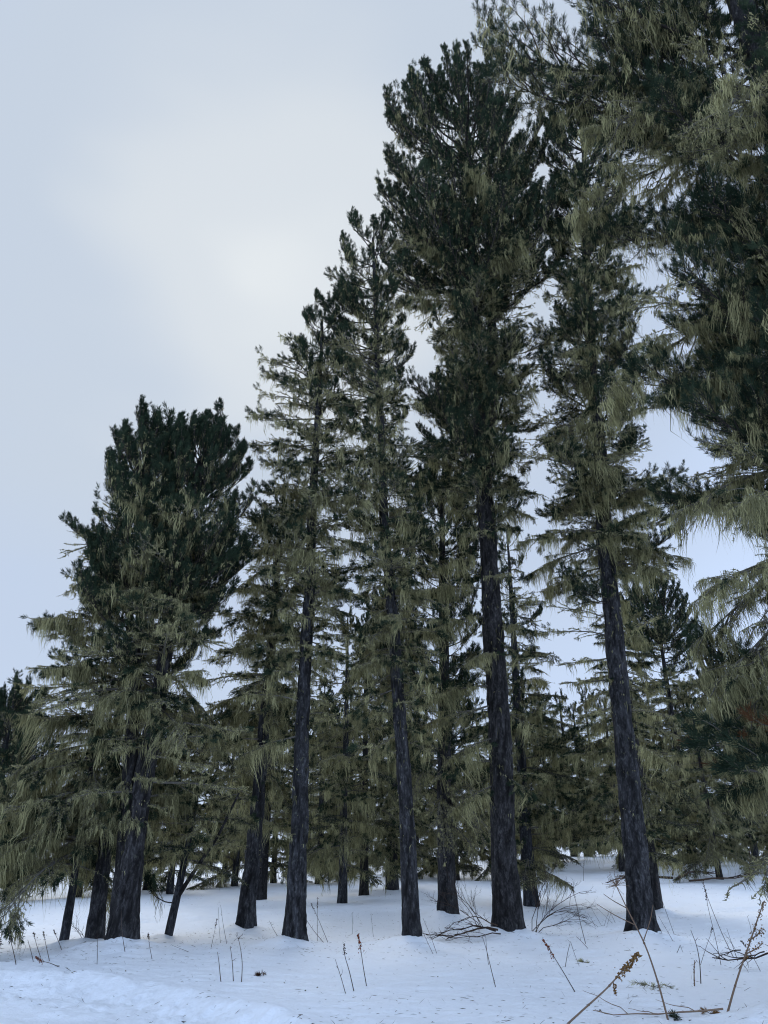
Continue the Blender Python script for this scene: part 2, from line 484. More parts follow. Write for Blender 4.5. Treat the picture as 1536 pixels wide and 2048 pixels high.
def make_bough(kind, L, seed):
    k = KIND[kind]; rng = np.random.default_rng(seed)
    mb = MB(); rad = math.radians
    fine = k.get('fine'); short = k.get('short')
    a0, a1 = rad(k['a0'] + rng.uniform(-7, 7)), rad(k['a1'] + rng.uniform(-12, 12))
    ax, an, yw = curve(np.zeros(3), 0, a0, a1, L, 10, rng, .08 if kind in 'XLN' else .05, rng.uniform(-.3, .3))
    r0 = .010 * L + .006
    mb.tube(ax, np.linspace(r0, .004, 11), 5, 0, .3 + .4 * rng.random())
    twigs = [(ax, .25)]; tips = []
    ns = max(4, int(k['n2'] * L))
    for i in range(ns):
        t = .12 + .86 * (i + rng.random()) / ns
        if kind in 'UV' and t < .28: continue
        p, j = along(ax, t)
        side = 1 if i % 2 else -1
        yaw = yw[j] + side * rad(rng.uniform(*k['yaw']))
        l2 = L * (k['f2'] * (1 - t) ** .8 + .10) * rng.uniform(.55, 1.2)
        l2 = min(l2, 1.15)
        u0 = an[j] * .8 + rad(rng.uniform(*k['up2']) * .4); u1 = an[j] * .8 + rad(rng.uniform(*k['up2']))
        pts, an2, yw2 = curve(p, yaw, u0, u1, l2, 5, rng, .10, -side * .5)
        mb.tube(pts, np.linspace(.0055 + .002 * L, .003, 6), 4, 0, .3 + .5 * rng.random())
        twigs.append((pts, .0))
        tips.append((pts[-1], pts[-1] - pts[-2]))
        n3 = int(k['n3'] * l2 + rng.random())
        for m in range(n3):
            t3 = .15 + .83 * (m + rng.random()) / max(n3, 1)
            q, jj = along(pts, t3)
            s3 = 1 if m % 2 else -1
            l3 = rng.uniform(.09, .24) * (1.15 - .4 * t3)
            p3, a3, y3 = curve(q, yw2[jj] + s3 * rad(rng.uniform(25, 65)), an2[jj] + rad(rng.uniform(-8, 14)),
                               an2[jj] + rad(rng.uniform(*k['up2'])), l3, 2, rng, .12)
            mb.tube(p3, [.0042, .0035, .0025], 3, 0, .3 + .5 * rng.random(), cap=False)
            twigs.append((p3, .0)); tips.append((p3[-1], p3[-1] - p3[-2]))
    # twigs straight off the outer axis
    for i in range(int(6 * L)):
        t = rng.uniform(.45, 1)
        p, j = along(ax, t)
        p3, _, _ = curve(p, yw[j] + rng.uniform(-1.3, 1.3), an[j], an[j] + rad(rng.uniform(*k['up2'])), rng.uniform(.12, .28), 2, rng, .1)
        mb.tube(p3, [.0045, .0035, .0025], 3, 0, .5, cap=False)
        twigs.append((p3, .0)); tips.append((p3[-1], p3[-1] - p3[-2]))
    tips.append((ax[-1], ax[-1] - ax[-2]))
    # needles
    if k['tuft'] > 0:
        P, D, LN, RP, RD, RL = [], [], [], [], [], []
        patch = rng.uniform(0, 6.28)
        for p, d in tips:
            if kind in 'LDXN':      # the few live tufts sit together
                ok = vnoise(p[0] * 2.2 + seed, p[1] * 2.2, p[2] * 2.2, 9) > .75 - 2 * k['tuft']
            else:
                ok = rng.random() < k['tuft']
            if not ok: continue
            d = unit(d)
            if kind in 'UVGM': d = unit(d + [0, 0, .45])
            ln = rng.uniform(.09, .17)
            if k.get('rust') and vnoise(p[0] * 1.7 + seed, p[1] * 1.7, 0, 4) > .12: RP.append(p - d * .06); RD.append(d); RL.append(ln)
            else: P.append(p - d * .07); D.append(d); LN.append(ln)
        if short:
            P, D, LN = [], [], []
            for pts, _ in twigs[1:]:
                for a, b in zip(pts[:-1], pts[1:]):
                    P.append(a); D.append(b - a); LN.append(np.linalg.norm(b - a) * 1.1)
            add_needles(mb, P, D, LN, rng, 16, (.022, .042), .008, 3, (35, 80))
        else:
            add_needles(mb, P, D, LN, rng, 60 if fine else 46, (.065, .115), .006 if fine else .0085)
            if RP: add_needles(mb, RP, RD, RL, rng, 46, (.065, .10), .006, 4)
    # lichen
    CP, CL, CD, KP = [], [], [], []
    pn = seed * 3.7
    for pts, start in twigs:
        seg = np.linalg.norm(np.diff(pts, axis=0), axis=1).sum()
        n = rng.poisson(seg * k['lich'])
        for t in start + (1 - start) * rng.random(n):
            p, _j = along(pts, t)
            c = vnoise(p[0] * 2.1 + pn, p[1] * 2.1, p[2] * 2.1, 2)
            if kind in 'XLMDNGRS' and c < -.15: continue
            CP.append(p); CD.append(pts[min(_j + 1, len(pts) - 1)] - pts[_j])
            CL.append(np.clip(rng.gamma(2.0, k['ll'] / 2.0) * (1.45 if rng.random() < .35 else .42) * (1 + .9 * c) * (1 if len(pts) > 4 else .7) + .03, .03, k['ll'] * 3.6))
        for t in start * .5 + (1 - start * .5) * rng.random(rng.poisson(seg * k['crust'])):
            KP.append(along(pts, t)[0])
    if fine: add_lichen(mb, CP, CL, rng, 17, (.003, .010), 2, .020, CD)
    else: add_lichen(mb, CP, CL, rng, 12, (.0045, .013), 2, .018, CD)
    add_crust(mb, KP, rng, 4, .026 if fine else .032)
    CHORD.append(ax[-1])
    return mb.mesh('bough_' + kind, [M['darktwig' if kind in 'UVG' else 'twig'], M['needle'], M['lichen'], M['spruce'], M['rust']], smooth=False)

CHORD = []; CH = {}
PROTO = {}
for kd, szs in SIZES.items():
    for L in szs:
        nvar = 3 if L < 2 else 2
        PROTO[kd, L] = [make_bough(kd, L, 101 * (v + 1) + int(L * 37) + ord(kd)) for v in range(nvar)]
        for me_, c_ in zip(PROTO[kd, L], CHORD[-nvar:]): CH[me_.name] = c_

# ------------------------------------------------------------------ trees
def interp_path(path, z):
    zs = [p[2] for p in path]
    return np.array([np.interp(z, zs, [p[i] for p in path]) for i in (0, 1)] + [z])

def make_trunk(path, r0, r1, seed, detail=1, flare=.9, lean_out=None):
    """bark-covered stem following path (list of (dx, dy, z)); rough plates and a flared foot"""
    rng = np.random.default_rng(seed)
    z0, z1 = path[0][2], path[-1][2]
    nz = int(max(14, (z1 - z0) * (10 if detail == 2 else 4 if detail == 1 else 1.6)))
    k = (40, 18, 9)[2 - detail]
    u = np.linspace(0, 1, nz) ** 1.25
    z = z0 + (z1 - z0) * u
    c = np.stack([interp_path(path, a) for a in z])
    wob = .05 * r0 / .2
    c[:, 0] += wob * fbm(z * .22, 0 * z + seed, 0, 2, seed) * sstep(0, 3, z)
    c[:, 1] += wob * fbm(z * .22, 0 * z + seed + 7.7, 0, 2, seed) * sstep(0, 3, z)
    r = r0 * (1 - u) ** .8 * (1 - r1 / r0) + r1
    hh = np.maximum(z, 0)
    th = np.arange(k) * 2 * PI / k
    root = 1 + flare * np.exp(-hh / .38)[:, None] * (.45 + .75 * np.clip(fbm(np.cos(th) * 1.6 + seed, np.sin(th) * 1.6, 0, 2, seed), -.4, 1))[None]
    cx, cy = np.cos(th)[None], np.sin(th)[None]
    rr = r[:, None]
    px, py, pz = cx * rr, cy * rr, z[:, None] + 0 * cx
    plate = fbm(px * 17 + seed, py * 17, pz * 4.5, 3, seed + 3)
    big = fbm(px * 5 + seed, py * 5, pz * .8, 2, seed + 9)
    amp = (.021 if detail else .012) * np.minimum(rr / .15, 1.3)
    R_ = rr * root + amp * plate + .05 * rr * big
    v = np.stack([c[:, None, 0] + cx * R_, c[:, None, 1] + cy * R_, pz], -1).reshape(-1, 3)
    i = np.arange(nz - 1)[:, None] * k; j = np.arange(k)[None]; j2 = (j + 1) % k
    q = np.stack([i + j, i + j2, i + k + j2, i + k + j], -1).reshape(-1, 4)
    mb = MB()
    mb.add(v, np.concatenate([q[:, [0, 1, 2]], q[:, [0, 2, 3]]]), 0, np.clip(.5 + .5 * plate, 0, 1).ravel())
    # lichen tufts caught on the bark
    n = int((z1 - z0) * (22 if detail == 2 else 12 if detail == 1 else 5))
    tz = z0 + .4 + (z1 - z0 - .5) * rng.random(n) ** .75
    ta = rng.uniform(0, 2 * PI, n)
    tr = np.interp(tz, z, r) * .97
    P = np.stack([np.interp(tz, z, c[:, 0]) + np.cos(ta) * tr, np.interp(tz, z, c[:, 1]) + np.sin(ta) * tr, tz], 1)
    keep = tz > 1.2
    if keep.sum() > 0:
        add_lichen(mb, P[keep], np.clip(rng.exponential(.06 + .012 * (tz[keep] - z0)), .03, .4), rng, 5, (.006, .016), 1, .02)
    return mb.mesh('trunk', [M['bark'], M['lichen']])

GOLD = 2.399963
def put_boughs(crown, path, zone, rng, az_i, clear=()):
    """zone: (z0, z1, length0, length1, per metre, kinds, [asym dir deg, asym amount])"""
    z0, z1, l0, l1, den, kinds = zone[:6]
    adir, aamt = (R(zone[6]), zone[7]) if len(zone) > 7 else (0, 0)
    n = max(1, int(round((z1 - z0) * den)))
    for i in range(n):
        u = (i + rng.random()) / n
        z = z0 + (z1 - z0) * u
        az = az_i[0] * GOLD + rng.normal() * .35; az_i[0] += 1
        L = (l0 + (l1 - l0) * u) * rng.uniform(.52, 1.22) * (1 + aamt * math.cos(az - adir))
        if L < .25: continue
        if any(za < z < zb and math.cos(az - R(ca)) > math.cos(R(hw)) for za, zb, ca, hw in clear): continue
        kd = kinds[rng.integers(len(kinds))]
        sz = min(SIZES[kd], key=lambda s: abs(math.log(s / L)))
        sc = float(np.clip(L / sz, .6, 1.3))
        pr = PROTO[kd, sz]
        p = interp_path(path, z)
        link_mesh('bough', pr[rng.integers(len(pr))], crown, p, (rng.normal() * .13, rng.normal() * .17, az), sc)

def put_dome(crown, path, spec, rng):
    """rounded pine top: boughs whose tips lie on an ellipsoid. spec: (n, cx, cy, z centre, radius, height, lowest rel. z)"""
    n, cx, cy, zc, Rd, h, low = spec
    for i in range(n):
        az = i * GOLD + rng.normal() * .2
        s = (i + .5) / n
        if s < .62:
            r = Rd * math.sqrt(s / .62) * rng.uniform(.9, 1.04); z = zc + h * math.sqrt(max(0, 1 - min(1, r / Rd) ** 2)) * rng.uniform(.93, 1.03)
            pitch = 78 - 40 * (r / Rd)
        else:
            r = Rd * rng.uniform(.8, 1.08); z = zc - low * (s - .62) / .38 + rng.normal() * .15
            pitch = rng.uniform(18, 45)
        lob = 1 + .22 * float(vnoise(math.cos(az) * 1.6 + zc, math.sin(az) * 1.6, z * .45, 17)); r *= lob; z += (lob - 1) * h * .35 + rng.normal() * .13
        tx, ty = cx + r * math.cos(az), cy + r * math.sin(az)
        zo = min(z - max(.45, r * math.tan(R(pitch))), path[-1][2]); zo = max(zo, zc - low - 2.2)
        o = interp_path(path, zo)
        d = np.array([tx, ty, z]) - o; L = float(np.linalg.norm(d)); pt = math.degrees(math.asin(d[2] / L))
        kd = 'U' if pt > 45 else 'V'
        sz = min(SIZES[kd], key=lambda q: abs(math.log(q / L / 1.05)))
        pr = PROTO[kd, sz]; me = pr[rng.integers(len(pr))]; c = CH[me.name]
        cl = float(np.linalg.norm(c)); cp = math.asin(c[2] / cl)
        link_mesh('bough', me, crown, o, (0, -(R(pt) - cp), math.atan2(d[1], d[0]) - math.atan2(c[1], c[0])), float(np.clip(L / cl, .45, 1.5)))

def tree(name, label, base, stems, zones, seed, cat='tree', group='lichen hung conifers in the snow', detail=1, custom=(), flare=.8, domes=(), clear=()):
    """stems: list of (path, r0, r1); zones: per stem list"""
    x, y = base
    z = ground(x, y) - .12
    t = empty(name, (x, y, z))
    tag(t, label, cat, group)
    rng = np.random.default_rng(seed)
    crown = empty('crown', (0, 0, 0), t)
    az = [int(rng.integers(100))]
    for s, (path, r0, r1) in enumerate(stems):
        link_mesh('trunk', make_trunk(path, r0, r1, seed + s * 13, detail, flare), t)
        if detail == 2 and s == 0:                                     # dead stubs on the bare lower stem
            put_boughs(crown, path, (1.6, 8.0, .42, .42, 1.3, 'X'), rng, az)
        for zn in zones[s]:
            put_boughs(crown, path, zn, rng, az, clear)
    for s, sp in domes:
        put_dome(crown, stems[s][0], sp, rng)
    for (kd, L, zz, azd, tilt) in custom:            # single boughs the photograph lets one point at
        sz = min(SIZES[kd], key=lambda s: abs(math.log(s / L)))
        pr = PROTO[kd, sz]
        link_mesh('bough', pr[rng.integers(len(pr))], crown, interp_path(stems[0][0], zz), (0, -R(tilt), R(azd)), L / sz)
    return t

# --- first row, left to right.  domes: (stem, (count, cx, cy, z centre, radius, height, depth below centre)); clear: (z0, z1, azimuth, half width)
tree('siberian_pine', 'broad twin stemmed pine with a wide round dark crown, largest tree at left', (-4.71, 15.85),
     [([(0, 0, 0), (.04, 0, 3), (.20, .05, 7), (.50, 0, 9.9)], .22, .05),
      ([(-.12, .08, 0), (-.32, .15, 3), (-.55, .2, 6.5), (-.78, .1, 10.0)], .17, .05)],
     [[(5.2, 8.4, 1.5, 1.4, 14, 'MVXLM', 0, .15), (4.2, 8.0, .8, .7, 7, 'LMX'), (3.4, 5.2, 1.7, 1.6, 11, 'LDLX', -10, .2), (2.4, 3.4, 1.7, 1.7, 6, 'LX', 0, .3)],
      [(4.8, 8.2, 1.7, 1.6, 13, 'MVLXM', 180, .2), (3.4, 4.8, 1.7, 1.8, 8, 'LLX', 180, .25)]],
     1, detail=2, flare=.75, domes=[(0, (84, .52, 0, 8.6, 1.18, 2.4, 1.9)), (1, (74, -.70, .05, 8.5, 1.22, 2.6, 1.7))], clear=[(0, 4.2, 262, 50)],
     custom=[('X', 2.5, 5.7, 176, 4), ('X', 2.2, 5.3, 188, -2), ('X', 2.7, 4.9, 170, -8), ('X', 2.2, 6.3, 182, 10), ('M', 2.0, 7.0, 183, 8),
             ('M', 1.9, 7.8, 190, 10), ('L', 2.0, 7.4, 172, 8), ('X', 2.2, 8.0, 184, 16), ('V', 2.0, 7.7, 180, 8), ('X', 2.4, 7.6, 178, 14), ('X', 2.2, 7.2, 188, 6), ('V', 1.9, 6.2, 172, 2), ('X', 2.3, 4.4, 195, -12), ('X', 1.9, 3.9, 340, -10), ('X', 1.8, 3.3, 330, -14), ('L', 1.1, 4.4, 250, -10), ('L', 1.0, 4.0, 285, -14), ('X', 1.2, 3.4, 255, -16), ('X', 1.0, 2.9, 290, -10), ('L', .9, 3.7, 230, -20), ('X', 1.3, 2.6, 210, -16)])
tree('spruce_sapling', 'slender conifer at left whose drooping boughs sweep down in pale lichen', (-6.02, 16.5),
     [([(0, 0, 0), (.05, 0, 3), (0, 0, 5.2)], .085, .02)],
     [[(4.0, 5.2, .8, .3, 12, 'LLX'), (2.8, 4.2, 1.6, 1.0, 15, 'DDLL', 190, .2), (1.35, 2.8, 2.1, 1.8, 22, 'DLD', 200, .25)]], 2, flare=.3, clear=[(0, 1.7, 310, 40)])
tree('siberian_pine', 'medium pine with dark trunk just left of the twin stemmed one', (-5.54, 16.75),
     [([(0, 0, 0), (-.1, .1, 4), (-.2, .1, 8.0)], .155, .03)],
     [[(6.0, 8.0, 1.0, .5, 9, 'VM'), (4.0, 6.0, 1.6, 1.3, 10, 'LLMX', 190, .2), (2.0, 4.0, 1.8, 1.7, 13, 'DLL', 190, .15)]], 3, flare=.5, clear=[(0, 2.6, 280, 50)])
tree('small_forked_pine', 'small leaning pine that forks low, just right of the widest left trunk', (-4.35, 17.58),
     [([(0, 0, 0), (.12, 0, .85), (.30, 0, 2.2), (.42, 0, 4.2)], .085, .02), ([(.10, 0, .75), (.42, -.1, 1.25), (.85, -.1, 1.9), (1.25, -.1, 2.8)], .055, .015)],
     [[(1.9, 4.2, 1.2, .5, 13, 'SLX'), (1.4, 2.0, 1.4, 1.2, 8, 'SX', 0, .2)], [(1.4, 2.8, 1.0, .5, 9, 'SXL')]], 4, flare=.3,
     custom=[('V', .8, .7, 215, -6)])
tree('siberian_pine', 'dark trunked pine with yellowish lichen curtains left of the straight grey trunk', (-3.06, 19.18),
     [([(0, 0, 0), (.10, 0, 3), (.22, 0, 7), (.36, 0, 10.9)], .185, .035)],
     [[(9.0, 10.8, 1.0, .5, 14, 'VML'), (6.0, 9.2, 1.5, 1.3, 14, 'LLMX'), (3.8, 6.0, 1.6, 1.6, 13, 'LLD', 180, .15), (2.7, 3.8, 1.4, 1.5, 6, 'DL', 180, .3)]], 5, detail=2,
     clear=[(0, 4.6, 279, 45)])
tree('siberian_pine', 'slim spiky pine with a straight grey trunk and bare lichened upper twigs', (-1.72, 16.75),
     [([(0, 0, 0), (.02, 0, 5), (.06, 0, 10), (.06, 0, 14.6)], .182, .03)],
     [[(11.0, 13.8, 1.2, .9, 14, 'XXLMV', 180, .2), (7.8, 11.0, 1.3, 1.2, 15, 'LLXM', 180, .1), (4.6, 12.5, .65, .6, 8, 'LXM'),
       (5.2, 7.8, 1.2, 1.25, 14, 'LLX'), (4.2, 5.2, 1.1, 1.1, 8, 'LX', 180, .2)]], 6, detail=2, domes=[(0, (16, 0, 0, 13.6, .75, 1.5, .8))], clear=[(0, 5.2, 276, 45)],
     custom=[('X', 1.7, 12.6, 180, 20), ('X', 1.6, 11.9, 172, 12), ('X', 1.5, 10.6, 185, 8), ('L', 1.5, 3.8, 190, -10)])
tree('siberian_pine', 'slender pine in the middle, its stem leaning left towards a ragged narrow crown', (.54, 16.75),
     [([(0, 0, 0), (-.22, 0, 4), (-.50, 0, 9), (-.70, 0, 13), (-.84, 0, 17.4)], .165, .03)],
     [[(13.6, 16.0, 1.2, .9, 13, 'VVMX', 180, .2), (11.0, 13.6, 1.3, 1.25, 15, 'VMLX', 180, .15), (4.2, 14.5, .65, .6, 8, 'LXM'),
       (7.5, 11.0, 1.2, 1.3, 14, 'LLMM'), (4.6, 7.5, 1.1, 1.15, 14, 'LDLN'), (3.4, 4.6, .9, 1.0, 9, 'DLN', 180, .1)]], 7, detail=2, clear=[(0, 5.2, 268, 38)],
     domes=[(0, (22, -.9, 0, 16.2, .95, 2.0, 1.2)), (0, (12, -1.75, 0, 14.3, .7, 1.2, .6))])
tree('siberian_pine', 'tallest pine in the middle with a thick bare trunk and big rounded crown', (2.62, 18.3),
     [([(0, 0, 0), (.0, 0, 5), (-.02, 0, 10), (.10, 0, 18), (.20, 0, 24.4)], .285, .05),
      ([(.05, .1, 11.2), (.42, .15, 13.5), (.62, .15, 18), (.80, .1, 23.0)], .17, .04)],
     [[(16.0, 20.0, 2.1, 2.2, 11, 'VVMXXL', 180, .15), (13.8, 16.8, 1.9, 2.0, 12, 'VMLXX'), (10.4, 13.8, 1.8, 2.0, 15, 'MLMV', 180, .2), (9.6, 18.0, .8, .7, 9, 'LXL'), (9.0, 10.6, 1.2, 1.4, 12, 'LMV')],
      [(17.5, 21.0, 1.9, 1.9, 10, 'VVM', 0, .3), (12.5, 17.5, 1.3, 1.6, 8, 'LMX', 0, .3)]], 8, detail=2,
     domes=[(0, (70, -.25, 0, 21.6, 2.7, 4.8, 3.6)), (1, (36, 1.0, 0, 20.6, 2.0, 4.4, 3.0))], clear=[(0, 9.6, 262, 40)],
     custom=[('L', 1.6, 8.4, 196, -6), ('L', 1.9, 7.6, 186, -4), ('L', 2.0, 6.9, 200, -16), ('L', 1.9, 5.2, 190, -10), ('N', 2.0, 4.7, 182, -4),
             ('L', 1.5, 4.0, 205, -14), ('L', 1.6, 3.5, 178, -12), ('L', 1.4, 3.0, 192, -18), ('X', 1.1, 5.6, 350, -5), ('L', .8, 6.3, 340, -30),
             ('L', .8, 3.2, 330, -30), ('G', 2.3, 12.2, 200, 4), ('G', 2.0, 11.6, 215, 2), ('V', 2.0, 11.0, 190, 0), ('G', 1.8, 11.0, 255, 0), ('G', 1.6, 10.5, 285, -4), ('L', 1.2, 8.9, 235, -8), ('L', 1.0, 7.9, 290, -16), ('L', 1.1, 6.0, 230, -14), ('L', .9, 9.2, 310, -10), ('L', 1.3, 6.6, 350, -8), ('L', 1.0, 4.6, 0, -20), ('X', 1.2, 7.2, 10, 0)])
tree('siberian_pine', 'pine with thick black leaning trunk and heavy lichen skirts, right of the tallest', (5.32, 17.88),
     [([(0, 0, 0), (.05, 0, 5), (.22, 0, 9), (.55, 0, 15), (1.05, 0, 22.4)], .255, .05)],
     [[(17.5, 20.0, 1.4, 1.3, 14, 'VVMMX'), (14.0, 17.5, 1.6, 1.5, 15, 'MVVLM'),
       (10.2, 14.0, 2.0, 1.7, 15, 'LMVX', 170, .1), (8.0, 18.0, .8, .7, 8, 'LXN'), (7.8, 10.2, 1.9, 2.1, 15, 'NLMN'), (7.0, 7.8, 1.0, 1.2, 8, 'NL')], ], 9, detail=2,
     domes=[(0, (58, 1.0, 0, 20.6, 1.45, 3.2, 2.2))], clear=[(0, 8.2, 254, 42)],
     custom=[('X', 1.6, 6.2, 178, 0), ('X', 1.4, 5.7, 190, -12), ('X', 1.3, 5.2, 172, -6), ('X', 1.5, 6.6, 184, 14), ('X', 1.1, 4.6, 196, -20),
             ('L', 1.2, 5.4, 10, -14), ('L', 1.3, 4.5, 350, -10), ('X', 1.3, 6.2, 5, 18), ('G', 1.3, 7.2, 200, -8), ('G', 1.2, 7.0, 230, -10),
             ('G', 1.9, 8.0, 330, -6), ('N', 1.6, 7.6, 320, 0), ('L', 1.2, 3.8, 15, -16)])
tree('siberian_pine', 'huge near pine at the right edge, dark green boughs hung with long pale lichen', (6.5, 9.0),
     [([(0, 0, 0), (-.02, 0, 8), (-.08, 0, 14), (-.12, 0, 21.5)], .44, .06)],
     [[(18.0, 21.5, 2.2, .8, 9, 'GV'), (12.0, 18.0, 2.8, 2.4, 9, 'GGGV', 180, .10), (9.0, 13.0, 2.7, 2.8, 12, 'GGGNX', 180, .10),
       (6.4, 9.2, 2.5, 2.7, 17, 'GNGG', 190, .05), (4.6, 6.6, 2.3, 2.4, 15, 'NGGX', 180, .05), (2.4, 4.6, 2.5, 2.3, 15, 'NNG', 190, .1)]], 10, detail=2,
     clear=[(11.5, 16, 234, 24)],
     custom=[('G', 5.6, 13.1, 171, 11), ('G', 5.0, 12.6, 165, 8), ('X', 3.6, 12.9, 178, 12), ('G', 3.8, 12.2, 171, 4), ('N', 3.2, 12.8, 182, 10), ('X', 3.0, 8.3, 176, 4), ('N', 2.6, 7.6, 186, 2), ('G', 3.0, 7.0, 182, -2), ('N', 2.8, 6.2, 178, 4), ('G', 2.8, 5.7, 190, 2),
             ('N', 3.0, 5.0, 178, -6), ('N', 2.9, 4.6, 190, -8), ('N', 3.0, 4.2, 183, -10), ('N', 2.7, 3.6, 178, -8), ('R', 2.9, 2.6, 182, -6),
             ('R', 2.8, 2.3, 190, -6), ('X', 3.0, 2.5, 181, -24), ('N', 2.6, 2.9, 170, -6), ('N', 2.8, 4.9, 186, -2), ('N', 2.7, 3.9, 174, -6), ('N', 2.5, 3.3, 186, -8), ('N', 2.4, 3.0, 195, -8)])

# --- second row, seen between the first trunks
def back_tree(x, y, H, r, seed, style, label, reach=1.0, low=1.5, lean=0.0, name='siberian_pine', detail=0):
    p = [(0, 0, 0), (lean * .4, 0, H * .4), (lean, 0, H - (.9 if style == 'pine' else 0))]
    dm = []
    if style == 'pine':
        dm = [(0, (int(34 * reach), 0, 0, H - 2.2, 1.2 * reach, 2.2, 1.2))]
        z = [(H * .6, H * .8, 1.5 * reach, 1.2 * reach, 9, 'VVM'),
             (H * .34, H * .62, 1.7 * reach, 1.5 * reach, 8, 'MLS'), (low, H * .36, 1.6 * reach, 1.7 * reach, 9, 'DLS')]
    elif style == 'spruce':
        dm = [(0, (9, 0, 0, H - .5, .4 * reach, .7, .6))]
        z = [(H * .8, H, .7 * reach, .2, 9, 'VS'), (H * .45, H * .82, 1.4 * reach, .8 * reach, 9, 'SMLV'),
             (low, H * .47, 1.9 * reach, 1.5 * reach, 9, 'SDLM')]
    else:
        dm = [(0, (9, 0, 0, H - .5, .4 * reach, .6, .5))]
        z = [(H * .75, H, .9 * reach, .3, 8, 'ML'), (low, H * .77, 1.8 * reach, 1.1 * reach, 9, 'LDLS')]
    return tree(name, label, (x, y), [(p, r, .02)], [z], seed, detail=detail, group='second row and distant conifers', flare=.45, domes=dm)
back_tree(-4.09, 28.4, 11.0, .21, 31, 'lichen', 'pale trunked conifer behind the dark middle left trunk', 1.0, 2.2)
back_tree(-1.25, 26.0, 9.0, .14, 32, 'lichen', 'small conifer with thin trunk in the gap right of the grey trunk', 1.1, 1.25)
back_tree(-.70, 29.8, 10.0, .16, 33, 'spruce', 'farther thin trunked conifer beside the small one behind the grey trunk', 1.1, 1.3)
back_tree(.30, 32.5, 12.4, .25, 34, 'pine', 'dark green bushy pine just left of the centre trunk', 1.2, .9)
back_tree(4.45, 26.0, 12.3, .22, 36, 'spruce', 'tapering layered conifer showing right behind the tallest trunk', 1.2, 1.0)
tree('siberian_pine', 'dark bushy pine with flared brown trunk between the centre and tallest trunks', (1.60, 21.84),
     [([(0, 0, 0), (.0, 0, 5), (.25, 0, 12.8)], .23, .03)],
     [[(7.0, 10.8, 1.7, 1.3, 11, 'VVM'), (4.0, 7.0, 1.6, 1.7, 12, 'VVVM'), (2.4, 4.0, 1.4, 1.5, 10, 'VMBB')]], 35, detail=1, domes=[(0, (34, .2, 0, 10.8, 1.2, 2.0, 1.2))],
     group='second row and distant conifers', flare=.9,
     custom=[('B', 1.4, 3.3, 300, -5), ('B', 1.4, 3.0, 330, -10), ('B', 1.5, 2.8, 10, -10), ('B', 1.4, 2.6, 350, -5), ('B', 1.3, 2.4, 270, -5), ('B', 1.5, 3.5, 320, 0),
             ('B', 1.3, 2.9, 250, -5), ('B', 1.3, 2.2, 340, -8)])
back_tree(7.5, 24.0, 10.5, .26, 37, 'lichen', 'lichen draped conifer hidden behind the black leaning trunk', 1.1, 1.6)
